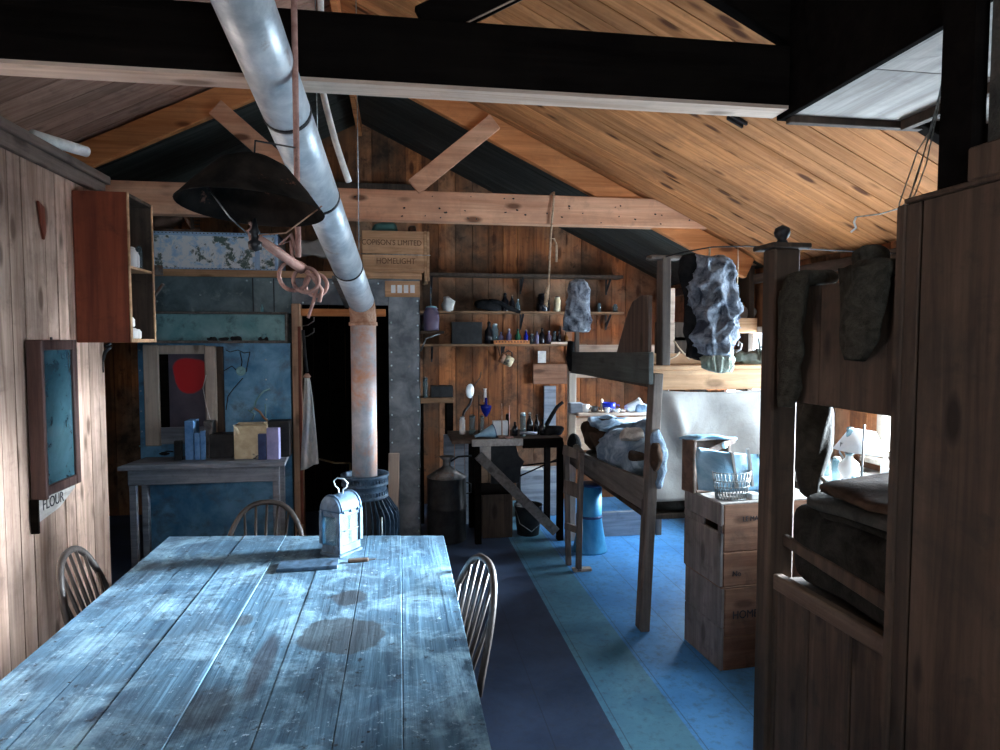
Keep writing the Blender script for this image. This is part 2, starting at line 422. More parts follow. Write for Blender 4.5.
M_cuff = fabric('cuff_cloth', (.22,.27,.22), (.42,.46,.40), 14, bmp=.8)
M_blackc = fabric('black_cloth', (.006,.007,.008), (.022,.022,.024), 9)
M_sock = fabric('wool_dark', (.030,.027,.020), (.070,.062,.048), 30, bmp=.7)
M_blanket = fabric('blanket_blue', (.14,.22,.32), (.42,.54,.66), 10, bmp=.7)
M_blanketD = fabric('blanket_dark', (.035,.035,.030), (.09,.085,.075), 7, bmp=.7)
M_coat = fabric('brown_coat', (.035,.022,.015), (.09,.055,.038), 8, bmp=.7)
M_skin = fabric('pale_fur', (.50,.44,.38), (.78,.72,.66), 20, bmp=.8)
M_bluecl = fabric('blue_canvas', (.18,.36,.52), (.45,.66,.80), 4, bmp=.4)
M_leather = mottle('leather', (.08,.045,.03), (.20,.12,.085), None, 12, .5, 0, .3)
M_rope = fabric('rope', (.50,.36,.24), (.75,.58,.42), 40, bmp=.8)
M_wire = mottle('wire', (.18,.20,.20), (.45,.48,.48), None, 40, .4, .7, 0)
M_green = mottle('green_tarp', (.07,.20,.19), (.12,.30,.28), None, 5, .7)
M_ink = mottle('stencil_ink', (.10,.05,.03), (.17,.09,.05), None, 60, .9, 0, 0)
M_inkB = mottle('black_ink', (.02,.02,.025), (.05,.05,.055), None, 60, .9, 0, 0)
M_knob = mottle('brass', (.35,.28,.15), (.5,.4,.22), None, 20, .35, .8, 0)
G_clear = glass('glass_clear', (.62,.80,.86), .06, .35)
G_lav = glass('glass_lavender', (.62,.55,.85), .08, .65)
G_green = glass('glass_green', (.10,.40,.22), .08, .75)
G_amber = glass('glass_amber', (.45,.18,.05), .08, .75)
G_blue = glass('glass_blue', (.03,.06,.75), .08, .85)
G_dark = glass('glass_dark', (.03,.03,.04), .08, .9)
G_pane = glass('window_glass', (.93,.97,1.0), .03, .06)
G_mirror = mottle('dark_mirror', (.03,.09,.12), (.10,.22,.26), (.02,.04,.05), 2.4, .14, .35, .02, spec=.8)
M_redp, nt_, b_ = newmat('red_patch_pane')
_tc = nt_.nodes.new('ShaderNodeTexCoord').outputs['Object']
_sp = nt_.nodes.new('ShaderNodeSeparateXYZ'); L(nt_, _tc, _sp.inputs[0])
_w = noise_n(nt_, _tc, 9, 4); _q = at(190,376,Y=5.1); RPX = _q.x+.86; RPZ = _q.z
_dx = mth(nt_,'DIVIDE', mth(nt_,'SUBTRACT', _sp.outputs[0], RPX), .115)
_dz = mth(nt_,'DIVIDE', mth(nt_,'SUBTRACT', _sp.outputs[2], RPZ), .135)
_dx = mth(nt_,'ADD', _dx, mth(nt_,'MULTIPLY', _dx, mth(nt_,'MULTIPLY', _dz, -.25)))
_d = mth(nt_,'ADD', mth(nt_,'POWER', mth(nt_,'ABSOLUTE', _dx), 2.6), mth(nt_,'POWER', mth(nt_,'ABSOLUTE', _dz), 2.6))
_d = mth(nt_,'ADD', _d, mth(nt_,'MULTIPLY_ADD', _w, .5, -.25))
_base = ramp(nt_, noise_n(nt_, _tc, 5, 6), [(.35,(.055,.05,.075)),(.65,(.12,.10,.13))])
L(nt_, mixc(nt_, ramp(nt_, _d, [(.75,(1,1,1)),(1.0,(0,0,0))]), _base, (.62,.015,.02)), b_.inputs['Base Color'])
b_.inputs['Roughness'].default_value = .5
M_floor = floor_mat()

#@@SETTING
RX, RZ, SL = -.35, 3.62, .48                       # ridge x, ridge height, roof slope
def roofz(x): return RZ - SL*abs(x-RX)
XL, XR, YB, YF = -3.3, 2.72, 6.3, -1.2
AN = math.atan(SL)
# floor
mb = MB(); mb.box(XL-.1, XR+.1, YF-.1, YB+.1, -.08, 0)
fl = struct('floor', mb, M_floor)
FLX = (XL+XR)/2

def boards_v(mb, xs, xe, w, f):
    x = xs
    while x < xe-1e-4:
        e = min(x+w*rnd.uniform(.92,1.08), xe)
        f(mb, x+.0025, e-.0025); x = e
# back gable wall: upright boards
mb = MB()
def fb(mb, a, b):
    za, zb = roofz(a), roofz(b)
    pts = [(a,0),(b,0),(b,zb)] + ([(RX,RZ)] if a < RX < b else []) + [(a,za)]
    M = Matrix(((1,0,0,0),(0,0,1,YB),(0,1,0,0),(0,0,0,1)))
    mb.prism(pts, M, rnd.uniform(.03,.036))
boards_v(mb, XL, XR, .155, fb)
mb.v = [Vector((v.x, YB + (.04-(v.y-YB)), v.z)) for v in mb.v]
M_ = Matrix(((1,0,0,0),(0,0,1,YB+.04),(0,1,0,0),(0,0,0,1))); mb.prism([(XL,0),(XR,0),(XR,roofz(XR)+.05),(RX,RZ+.05),(XL,roofz(XL)+.05)], M_, .02)
struct('wall_back', mb, W_back)
# right wall with two window holes
WIN = [(2.18, 3.34, .93, 1.80), (4.46, 5.12, .70, 1.70)]
mb = MB()
def fr_(mb, a, b):
    zt = roofz(XR)
    cuts = [w for w in WIN if a < w[1] and b > w[0]]
    if not cuts: mb.box(XR, XR+.04+rnd.uniform(0,.005), a, b, 0, zt)
    else:
        w = cuts[0]; mb.box(XR, XR+.04, a, b, 0, w[2]); mb.box(XR, XR+.04, a, b, w[3], zt)
        if a < w[0]: mb.box(XR, XR+.04, a, w[0], w[2], w[3])
        if b > w[1]: mb.box(XR, XR+.04, w[1], b, w[2], w[3])
boards_v(mb, YF, YB, .14, fr_)
for q in ((YF,WIN[0][0],0,2.2),(WIN[0][1],WIN[1][0],0,2.2),(WIN[1][1],YB,0,2.2),(WIN[0][0],WIN[0][1],0,WIN[0][2]),(WIN[0][0],WIN[0][1],WIN[0][3],2.2),(WIN[1][0],WIN[1][1],0,WIN[1][2]),(WIN[1][0],WIN[1][1],WIN[1][3],2.2)): mb.box(XR+.045,XR+.06,*q)
struct('wall_right', mb, W_back)
# outer left wall and front wall
mb = MB(); boards_v(mb, YF, YB, .2, lambda m,a,b: m.box(XL-.04, XL, a, b, 0, roofz(XL))); mb.box(XL-.07,XL-.045,YF,YB,0,2.3)
struct('wall_outer', mb, W_dark)
mb = MB(); FW0, FW1, FZ0, FZ1 = -.2, .9, 1.6, 2.3
def ff(mb, a, b):
    M = Matrix(((1,0,0,0),(0,0,1,YF-.04),(0,1,0,0),(0,0,0,1)))
    def pc(z0, z1=None):
        if z1 is not None: mb.prism([(a,z0),(b,z0),(b,z1),(a,z1)], M, .04); return
        mb.prism([(a,z0),(b,z0),(b,roofz(b))] + ([(RX,RZ)] if a < RX < b else []) + [(a,roofz(a))], M, .04)
    if a >= FW0-.001 and b <= FW1+.001: pc(0, FZ0); pc(FZ1)
    else: pc(0)
for x0_, x1_ in ((XL,FW0),(FW0,FW1),(FW1,XR)): boards_v(mb, x0_, x1_, .2, ff)
for q in ((XL,FW0,0,3.7),(FW1,XR,0,3.7),(FW0,FW1,0,FZ0),(FW0,FW1,FZ1,3.7)): mb.box(q[0],q[1],YF-.07,YF-.045,q[2],q[3])
struct('wall_front', mb, W_dark)
wr = bpy.data.objects.new('window_3', None); C.objects.link(wr); wr.location = ((FW0+FW1)/2, YF, FZ0); wr['kind'] = 'structure'  # added window behind the camera, an opening for the fill light
mb = MB()
for q in ((FW0,FW0+.05,FZ0,FZ1),(FW1-.05,FW1,FZ0,FZ1),(FW0,FW1,FZ0,FZ0+.05),(FW0,FW1,FZ1-.05,FZ1),(.335,.365,FZ0,FZ1)): mb.box(q[0],q[1],YF-.05,YF+.02,q[2],q[3])
emit('window_frame', mb, W_paleZ, wr, .004)
mb = MB(); mb.box(FW0+.05,FW1-.05,YF-.03,YF-.026,FZ0+.05,FZ1-.05); emit('pane', mb, G_pane, wr)
# ceiling slopes: boards run up the slope, object x axis along the slope
def slope(side, y0, y1, mat, w=.115):
    mb = MB(); Lr = (XR-RX+.1 if side > 0 else RX-XL+.1)/math.cos(AN)
    boards_v(mb, 0, y1-y0, w, lambda m,a,b: m.box(0, Lr, a, b, rnd.uniform(0,.004), .028)); mb.box(-.02, Lr, 0, y1-y0, .029, .045)
    o = emit('ceiling', mb, mat, None, 0, 0, wld=False); o['kind'] = 'structure'
    if side > 0: o.rotation_euler = (0, AN, 0); o.location = (RX, y0, RZ)
    else: o.rotation_euler = (0, AN, PI); o.location = (RX, y1, RZ)
    return o
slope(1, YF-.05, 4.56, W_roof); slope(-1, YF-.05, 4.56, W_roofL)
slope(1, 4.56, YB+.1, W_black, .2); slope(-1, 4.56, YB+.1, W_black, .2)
# left boarded partition and its cap rail
mb = MB(); boards_v(mb, -.6, 4.10, .105, lambda m,a,b: m.box(-1.735, -1.70-rnd.uniform(0,.006), a, b, 0, 2.50)); mb.box(-1.75,-1.736,-.6,4.10,0,2.5)
struct('wall_left', mb, W_left)
mb = MB(); mb.box(-1.77, -1.655, -.6, 4.14, 2.50, 2.545); mb.box(-1.70, -1.675, -.6, 4.12, 2.43, 2.50)
struct('trim_1', mb, wood('cap_rail', (.13,.09,.075), (.24,.18,.15), 'Y', .8, .2, grime=.4), .004)
# wall plate along the right wall
mb = MB(); mb.box(XR-.05, XR, YF, YB, 2.03, 2.10); struct('trim_2', mb, W_darkX, .004)
# windows in the right wall
for wi, (a, b, c, d) in enumerate(WIN):
    wr = bpy.data.objects.new('window_%d' % (wi+1), None); C.objects.link(wr); wr.location = (XR, (a+b)/2, c); wr['kind'] = 'structure'
    mb = MB(); t = .05
    for q in ((a, a+t, c, d), (b-t, b, c, d), (a, b, c, c+t), (a, b, d-t, d)):
        mb.box(XR-.02, XR+.06, *q)
    m_ = (a+b)/2; mb.box(XR+.005, XR+.04, m_-.015, m_+.015, c, d); 
    h_ = (c+d)/2; mb.box(XR+.01, XR+.035, a, b, h_-.012, h_+.012)
    emit('window_frame', mb, W_paleZ, wr, .004)
    mb = MB(); mb.box(XR-.09, XR+.02, a-.04, b+.04, c-.03, c); emit('window_sill', mb, W_paleZ, wr, .004)
    mb = MB(); mb.box(XR+.02, XR+.024, a+t, b-t, c+t, d-t); emit('pane', mb, G_pane, wr)

# roof trusses
def truss(Y, label, mt, mr, mbr, w=.10):
    t = thing('roof_truss', label, 'roof beam', (RX, Y, 2.4), 0, 'roof trusses across the hut')
    mb = MB()
    zt = 2.4
    x1 = XR-.05 if Y > 3 else 1.325
    mb.box(-2.6, x1, Y-w/2, Y+w/2, zt, zt+.20)
    emit('tie_beam', mb, mt, t, .006)
    for s in (1, -1):
        mb = MB(); Lr = 3.05/math.cos(AN)
        d = Vector((s*math.cos(AN), 0, -math.sin(AN)))
        nrm = Vector((-s*math.sin(AN), 0, -math.cos(AN)))*1
        nrm = Vector((-s*math.sin(AN)*1, 0, -math.cos(AN)))
        a = Vector((RX, Y+ (.0 if Y > 3 else .0), RZ-.005)) + Vector((0,0,-.10)); 
        ln = (2.9 if s > 0 else 2.75)/math.cos(AN)
        mb.beam(a, a + d*ln, .055, .155)
        emit('rafter', mb, mr, t, .005)
    for s in (1, -1):
        mb = MB(); a = Vector((RX+s*(.45 if s>0 else .27), Y-.045, 2.62)); b = Vector((RX+s*(1.0 if s>0 else .80), Y-.045, 3.08))
        if Y < 3: a = Vector((RX+s*.43, Y-.03, 2.585)); b = Vector((RX+s*1.10, Y-.03, 2.95))
        mb.beam(a, b, .03, .115)
        emit('brace', mb, mbr, t, .004)
    return t
t_far = truss(4.50, 'lit orange-brown roof truss further in, tie beam peppered with nails above the bunk', W_pink, W_orange, W_pink)
t_near = truss(2.14, 'black roof truss, shade put into its colour, crossing the top of the picture', W_shadowblack, W_shadowblack, W_shadowblack)
for c in kids(t_far):
    c.visible_camera = True
# pale strips paint window light under the near tie beam and brace
mb = MB(); mb.box(-2.55, 1.32, 2.092, 2.188, 2.388, 2.4)
o = emit('soffit_light_strip', mb, W_pale, t_near); o['label'] = 'pale strip of painted light under the black beam'
mb = MB(); mb.beam((RX+.553,2.11,2.590),(RX+1.12,2.11,2.899),.030,.006); o = emit('brace_edge', mb, W_pale, t_near)
# nails and holes of the far tie beam
mb = MB()
for i in range(46):
    x = rnd.uniform(-.4, 2.6); z = rnd.uniform(2.42, 2.58)
    mb.tube([(x, 4.452, z), (x+rnd.uniform(-.01,.01), 4.442, z-.004)], rnd.uniform(.003,.006), 6)
emit('nail', mb, M_iron, t_far)['kind'] = 'stuff'
# ridge board far behind, vertical post and a collar seen between the trusses
mb = MB(); mb.box(RX-.02, RX+.02, YF+.1, 6.25, RZ-.14, RZ-.03)
one('ridge_board', mb, W_orange, 'long ridge board running under the apex of the roof', 'ridge board', bev=.004)
mb = MB(); mb.box(-1.0, .15, 6.22, 6.27, 2.98, 3.05)
one('wall_batten', mb, W_dark, 'dark horizontal batten high on the back gable wall', 'batten')
#@@END


#@@TABLE
TX0, TX1, TZ = -.985, .18, .76
tb = thing('dining_table', 'long scrubbed plank dining table with stains, bluish grey top in the foreground', 'table', (TABLE_O[0], TABLE_O[1], 0))
mb = MB(); n = 7; xs = [TX0 + (TX1-TX0)*i/n + (rnd.uniform(-.015,.015) if 0 < i < n else 0) for i in range(n+1)]
for i in range(n):
    a, b = xs[i]+.0006, xs[i+1]-.0006
    ya = 2.93 - .17*(a-TX0)/(TX1-TX0) + rnd.uniform(-.003,.003); yb = 2.93 - .17*(b-TX0)/(TX1-TX0)
    M = Matrix.Translation((0,0,TZ-.035))
    mb.prism([(a,.30),(b,.30),(b,yb),(a,ya)], M, .035+rnd.uniform(-.0015,.0012))
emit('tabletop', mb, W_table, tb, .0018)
mb = MB(); mb.box(TX0+.08, TX1-.08, .42, .45, .62, .724); mb.box(TX0+.08, TX1-.08, 2.62, 2.65, .62, .724)
mb.box(TX0+.08, TX0+.11, .42, 2.65, .62, .724); mb.box(TX1-.11, TX1-.08, .42, 2.65, .62, .724)
emit('apron', mb, W_tleg, tb, .003)
for x in (TX0+.12, TX1-.12):
    for y in (.48, 2.58):
        mb = MB(); mb.add([(x-.04,y-.04,.724),(x+.04,y-.04,.724),(x+.04,y+.04,.724),(x-.04,y+.04,.724),(x-.028,y-.028,0),(x+.028,y-.028,0),(x+.028,y+.028,0),(x-.028,y+.028,0)],
            [(0,1,2,3),(7,6,5,4),(0,4,5,1),(1,5,6,2),(2,6,7,3),(3,7,4,0)]); emit('leg', mb, W_tleg, tb, .003)

# windsor chair, local frame: sitter looks to +y, back at -y
def chair():
    t = thing('windsor_chair', 'dark hoop-back chair', 'chair', (0,0,0), 0, 'hoop-back chairs around the long table')
    mb = MB(); pts = []
    for k in range(28):
        a = 2*PI*k/28; r = 1 + .05*math.cos(2*a)
        pts.append((.205*r*math.copysign(abs(math.cos(a))**.75, math.cos(a)), .20*r*math.copysign(abs(math.sin(a))**.75, math.sin(a))))
    mb.prism(pts, Matrix.Translation((0,0,.425)), .035); emit('seat', mb, W_chair, t, .006, wld=False)
    def hp(a, off=0):  # hoop
        x = .185*math.cos(a)*(1.05 if math.sin(a) < .4 else 1); zz = max(0, math.sin(a))
        return Vector((.187*math.copysign(abs(math.cos(a))**.8, math.cos(a)), -.165 - .10*zz, .455 + .375*(zz**.85)))
    mb = MB(); mb.tube([hp(PI*i/28) for i in range(29)], .0125, 8); emit('hoop', mb, W_chairE, t, wld=False)
    for i in range(7):
        x = -.135 + .27*i/6
        a = math.acos(max(-1, min(1, math.copysign((abs(x)*1.12/.187)**1.25, x))))
        e = hp(a); mb = MB(); b0 = Vector((x*.8, -.155, .455))
        mb.tube([b0, b0.lerp(e, .4), e], [.007,.008,.0055], 6); emit('spindle', mb, W_chair, t, wld=False)
    for sx in (-1,1):
        for sy in (-1,1):
            mb = MB(); a = Vector((sx*.13, sy*.12, .43)); b = Vector((sx*.20, sy*.20, 0))
            mb.tube([a, a.lerp(b,.3), a.lerp(b,.6), a.lerp(b,.68), b], [.013,.020,.018,.012,.014], 8); emit('leg', mb, W_chair, t, wld=False)
    mb = MB()
    for sx in (-1,1): mb.tube([(sx*.168,.165,.19),(sx*.168,-.165,.19)], .010, 6)
    mb.tube([(-.168,0,.19),(.168,0,.19)], .010, 6); emit('stretcher', mb, W_chair, t, wld=False)
    return t
ch = chair(); ch.location = (-.63, 2.92, 0); ch.rotation_euler = (0,0,PI)
ch['label'] = 'hoop-back chair at the far end of the long table, before the metal wall'
dup(ch, (-.935, 2.56, 0), R(-86), 'dark hoop-back chair between the long table and the left boarded wall')
dup(ch, (.034, 2.16, 0), R(105), 'dark hoop-back chair on the right of the long table, seat tucked under')

# candle lantern
def lantern():
    t = thing('candle_lantern', 'old arched tin lantern with glass sides standing on the long table', 'lantern', (-.235, 2.60, TZ), R(-38))
    w, d, h = .045, .058, .175
    mb = MB(); mb.box(-w-.008, w+.008, -d-.008, d+.008, 0, .012); mb.box(-w-.002, w+.002, -d-.002, d+.002, .012, .045)
    emit('base', mb, M_stove, t, .003, wld=False)
    mb = MB()
    for sx in (-1,1):
        for sy in (-1,1): mb.box(sx*w-.009, sx*w+.009, sy*d-.009, sy*d+.009, .045, h)
    for sy in (-1,1): mb.box(-w, w, sy*d-.004, sy*d+.004, h-.02, h)
    for sx in (-1,1): mb.box(sx*w-.004, sx*w+.004, -d, d, h-.02, h)
    emit('frame', mb, M_stove, t, .002, wld=False)
    mb = MB()  # barrel roof along local y
    n = 16; vs = []
    for y in (-d-.006, d+.006):
        for k in range(n+1):
            a = PI*k/n; vs.append(((w+.008)*math.cos(a), y, h+.062*math.sin(a)))
    fs = [(k, k+1, k+n+2, k+n+1) for k in range(n)] + [tuple(range(n,-1,-1)), tuple(range(n+1,2*n+2)), (0,n+1,2*n+1,n)]
    mb.add(vs, fs, True); o = emit('hood', mb, M_stove, t, .002, wld=False)
    mb = MB(); 
    for y in (-.052,.052):
        mb.tube([((w+.010)*math.cos(PI*k/14), y, h+.001+.064*math.sin(PI*k/14)) for k in range(15)], .0022, 5)
    for sx in (-1,1):
        for y in (-.04,0,.04): mb.lathe([(.0,.0),(.006,.002),(.006,.012),(0,.016)], (sx*(w+.006), y, h-.008), 8)
    emit('vent_ribs', mb, M_stove, t, wld=False)
    for sx in (-1,1):
        mb = MB(); mb.box(sx*w-.001, sx*w+.001, -d+.009, d-.009, .045, h-.02); gp_ = emit('glass_pane', mb, G_clear, t, wld=False)
        mb = MB(); mb.tube([(sx*(w+.006), 0, .05),(sx*(w+.006), 0, h-.02)], .0018, 5); mb.tube([(sx*(w+.006), -.045, .10),(sx*(w+.006), .045, .10)], .0018, 5); emit('guard_wire', mb, M_wire, gp_, wld=False)
    mb = MB(); mb.box(-w+.01, w-.01, -d-.001, -d+.001, .045, h-.02); emit('glass_pane', mb, M_bluecl if False else G_clear, t, wld=False)
    mb = MB(); mb.box(-w+.01, w-.01, d-.003, d+.002, .045, h-.02); emit('reflector', mb, M_tin, t, wld=False)
    mb = MB(); mb.lathe([(.018,0),(.018,.005),(.009,.007),(.009,.07),(.002,.072),(.001,.082)], (0,0,.046), 12); emit('candle', mb, M_china, t, wld=False)
    mb = MB(); z0 = h+.060
    mb.tube([(-.010,0,z0),(-.012,0,z0+.018),(-.030,0,z0+.028),(-.036,0,z0+.046),(-.018,0,z0+.060),(.018,0,z0+.060),(.036,0,z0+.046),(.030,0,z0+.028),(.012,0,z0+.018),(.010,0,z0)], .0028, 6)
    emit('handle', mb, M_rivet, t, wld=False)
    return t
lantern()
t = thing('metal_tray', 'flat bluish tin plate lying before the lantern on the long table', 'tray', (-.335, 2.455, TZ), R(2))
mb = MB(); mb.box(-.115, .10, -.05, .05, 0.001, .008); mb.box(-.115,.10,-.053,-.048,.0,.014); emit('plate', mb, M_stove, t, .002, wld=False)
mb = MB(); mb.box(-.115,.10,-.05,.05,.0081,.0095); emit('worn_face', mb, M_stove, t, .001, wld=False)
t = thing('table_knife', 'short dark handled knife beside the lantern foot', 'knife', (-.155, 2.475, TZ), R(4))
mb = MB(); mb.box(-.045,.030,-.010,.010,0,.013); emit('handle', mb, W_dark, t, .003, wld=False)
mb = MB(); mb.prism([(.03,-.008),(.055,-.004),(.06,.004),(.03,.008)], Matrix.Translation((0,0,.005)), .002); emit('blade', mb, M_tin, t, wld=False)

#@@PIPE
# stove
SX, SY = -.205, 3.78
t = thing('ribbed_stove', 'dark ribbed round stove with a pierced collar below the flue pipe', 'stove', (SX, SY, 0))
mb = MB(); mb.lathe([(.10,0.03),(.17,.05),(.165,.12),(.165,.60),(.115,.70),(.115,.72)], (SX,SY,0), 32); sb_ = emit('body', mb, M_stoveD, t)
for k in range(34):
    a = 2*PI*k/34; M = Matrix.Translation((SX,SY,0)) @ Matrix.Rotation(a, 4, 'Z') @ Matrix.Rotation(PI/2, 4, 'X')
    mb = MB(); mb.prism([(.15,.06),(.192,.08),(.196,.58),(.190,.615),(.135,.695),(.11,.70)], M, .004); emit('rib', mb, M_stove, t)
mb = MB()
mb.lathe([(.128,.695),(.133,.70),(.133,.712),(.122,.716),(.122,.765),(.133,.77),(.133,.782),(.122,.786),(.122,.80),(.137,.822),(.137,.832),(.120,.834),(.112,.826),(.112,.70)], (SX,SY,0), 36)
for k in range(40):
    for z in (.718, .788):
        a = 2*PI*k/40; M = Matrix.Translation((SX,SY,0)) @ Matrix.Rotation(a,4,'Z'); mb.box(.120,.130,-.004,.004,z,z+.020,M)
emit('collar', mb, M_stove, t)
for k in range(3):
    a = 2*PI*k/3+.4; mb = MB(); mb.tube([(SX+.12*math.cos(a),SY+.12*math.sin(a),.06),(SX+.18*math.cos(a),SY+.18*math.sin(a),.015),(SX+.20*math.cos(a),SY+.20*math.sin(a),.0)], [.02,.015,.018], 8); emit('foot', mb, M_stove, t)
mb = MB(); mb.tube([(SX+.10,SY-.20,.50),(SX+.10,SY-.215,.50),(SX+.10,SY-.215,.62),(SX+.10,SY-.185,.62)], .005, 6); emit('door_latch', mb, M_rivet, sb_)
mb = MB(); mb.lathe([(0,.735),(.11,.735),(.11,.742),(0,.744)], (SX,SY,0), 24); emit('hot_plate', mb, M_stoveD, t)
# flue pipe: upright rusty length, elbow, sloping galvanised lengths
t = thing('flue_pipe', 'long galvanised stove pipe slanting up from the stove towards the viewer', 'stove pipe', (SX, SY, .744))
mb = MB(); mb.tube([(SX,SY,.744),(SX,SY,1.2),(SX,SY,1.70)], .071, 24); o = emit('upright_pipe', mb, M_pipeR, t); o['label'] = 'rust streaked upright length'
P0 = Vector((SX,SY,1.79)); P1 = Vector((SX + (at(232,0,Y=1.65).x-SX)*(3.78-1.05)/(3.78-1.65), 1.05, 2.655)); dd = (P1-P0)
mb = MB(); mb.tube([(SX,SY,1.69),(SX,SY,1.74),(SX-.003,SY-.025,1.78), P0+dd*.03], [.073,.074,.074,.073], 24); mb.tube([(SX,SY,1.68),(SX,SY,1.70)], .080, 24)
o = emit('elbow', mb, M_rust, t); o['label'] = 'rusty elbow of the pipe'
cuts = [.02, .19, .42, .60, .78, 1.0]
for i in range(5):
    a = P0+dd*(cuts[i]); b = P0+dd*(cuts[i+1]+.012); mb = MB(); mb.tube([a, a.lerp(b,.5), b], [.072+.0005*i]*3, 28); emit('pipe_length', mb, M_pipe, t)
    if i: mb = MB(); mb.tube([a-dd*.002, a+dd*.003], .0745+.0005*i, 28); emit('joint_band', mb, M_iron, t)
mb = MB(); mb.beam(P0+dd*.03+Vector((-.070,0,-.03)), P0+dd*.17+Vector((-.070,0,-.03)), .03, .02); emit('seam_flap', mb, M_tin, t)
# iron rod, lamp fitting
RDX = at(296,120,Y=1.93).x
t = thing('hanging_rod', 'thin reddish iron rod hanging from the roof in front of the flue pipe', 'rod', (RDX,1.93,1.82))
mb = MB(); mb.tube([(RDX,1.93,3.55),(RDX,1.93,2.6),(RDX,1.93,1.835)], .0085, 10); emit('rod', mb, M_rustP, t)
mb = MB(); q = at(291,245,Y=1.93)
mb.tube([(RDX,1.93,1.84), q+Vector((.0,0,.03)), q+Vector((-.03,0,.0)), q+Vector((0,0,.012)), q+Vector((.004,0,-.05))], .006, 8); emit('hook', mb, M_rustP, t)
t = thing('gas_lamp_arm', 'pinkish iron lamp arm with scroll rings hanging under the tin lampshade', 'lamp bracket', tuple(at(300,270,Y=1.84)))
a = at(258,238,Y=1.76); b = at(303,270,Y=1.86)
mb = MB(); mb.tube([a, a.lerp(b,.3), b], [.010,.013,.013], 10); emit('arm', mb, M_rustP, t)
mb = MB(); mb.lathe([(.0,-.030),(.016,-.024),(.018,-.006),(.010,.0),(.010,.014),(.014,.02),(.008,.03),(.004,.055)], tuple(at(255,240,Y=1.76)), 14); emit('burner', mb, M_iron, t)
for (px,py,r,yy,tl) in ((294,276,.040,1.87,.5),(306,280,.034,1.86,-.3),(316,285,.030,1.88,.1)):
    c = at(px,py,Y=yy); mb = MB(); ps = [c + Vector((r*math.cos(2*PI*k/24), .012*math.sin(4*PI*k/24)*tl, r*1.0*math.sin(2*PI*k/24))) for k in range(24)]
    mb.tube(ps, .0055, 8, closed=True); emit('scroll_ring', mb, M_rustP, t)
mb = MB(); mb.tube([at(317,288,Y=1.87), at(314,300,Y=1.87), at(308,318,Y=1.87)], [.005,.005,.004], 8); emit('tail', mb, M_rustP, t)
mb = MB(); mb.tube([at(300,268,Y=1.86), at(312,276,Y=1.86), at(322,290,Y=1.87), at(319,302,Y=1.87)], .006, 8); emit('curl', mb, M_rustP, t)
# tin lampshade
sc = Vector(at(252,203,Y=1.75)); 
t = thing('tin_lampshade', 'wide sooty tin lampshade with rusty rim hanging over the long table', 'lampshade', tuple(sc))
MS = Matrix.Translation(sc) @ Euler((R(-4), R(3), 0)).to_matrix().to_4x4()
mb = MB(); r = .178
prof = [(.035,.118),(.045,.115),(.085,.095),(.14,.035),(r,-.012),(r-.001,-.016),(.138,.030),(.083,.090),(.04,.108),(.035,.110)]
mb.lathe(prof, (0,0,0), 40, MS); shd = emit('shade', mb, M_shade, t)
mb = MB(); mb.tube([MS @ Vector((r*math.cos(2*PI*k/40), r*math.sin(2*PI*k/40), -.014)) for k in range(40)], .0022, 6, closed=True); emit('rim_wire', mb, M_shade, shd)
for (px,py) in ((208,188),(322,206)):
    p = at(px,py,Y=1.72 if px < 300 else 1.74); e = at(250,236,Y=1.76)
    mb = MB(); m = p.lerp(e,.5)+Vector((0,0,-.012 if px < 300 else -.03)); mb.tube([p, m, e], .002, 5); emit('hanging_wire', mb, M_wire if px < 300 else M_rust, t)
mb = MB(); mb.tube([e+Vector((0,0,.035)), e+Vector((.006,0,.022)), e+Vector((-.006,0,.01)), e, e+Vector((.004,0,-.02))], .004, 6); emit('hook', mb, M_rustP, t)
mb = MB(); mb.tube([MS@Vector((0,0,.112)), MS@Vector((0,0,.16)), Vector((RDX,1.93,2.14))], .0025, 5); emit('cord', mb, M_iron, t)
# curved pale strip and wires hanging between the beams
p = [at(322,88,Y=3.0), at(327,110,Y=3.0), at(335,140,Y=3.0), at(343,165,Y=3.0), at(349,182,Y=3.0)]
mb = MB(); mb.tube([(p[0].x, 3.0, 3.3), (p[0].x, 3.0, 2.9)] + p, .014, 8); one('lath_strip', mb, M_paper, 'pale curved strip dangling beside the flue pipe between the two beams', 'strip')
for px, lab in ((318, 'thin wire hanging just left of the pale curved strip'), (359, 'thin wire hanging down past the crate on top of the metal wall')):
    a = at(px,250 if px>330 else 180,Y=2.9); mb = MB(); mb.tube([a, (a.x, a.y, 3.2)], .0022, 5); one('wire', mb, M_wire, lab, 'wire')
# rope on far tie beam
a = at(553,196,Y=4.43); mb = MB()
ps = [(a.x+.01,4.44,2.62),(a.x,4.43,2.50),(a.x-.008,4.43,2.39),(a.x-.012,4.44,2.30)]; e = at(548,300,Y=4.43)
ps += [Vector((a.x-.012,4.44,2.30)).lerp(e, k/5) for k in range(1,6)]
mb.tube(ps, [.007]*len(ps), 8); mb.tube([e+Vector((-.004,0,.09)), e+Vector((-.01,0,.03)), e+Vector((-.016,0,-.03)), e+Vector((-.002,0,-.05))], [.008,.016,.014,.004], 8)
mb.tube([(a.x+.03,4.44,2.26),(a.x+.012,4.44,2.30),(a.x-.012,4.44,2.30),(a.x-.022,4.44,2.16)], .006, 6); mb.tube([(a.x+.03,4.44,2.26),(a.x+.028,4.44,2.14)], .008, 6)
mb.tube([(a.x,4.56,2.61),(a.x,4.44,2.612)],.007,8)
one('rope', mb, M_rope, 'knotted pale rope end hanging from the far tie beam', 'rope')
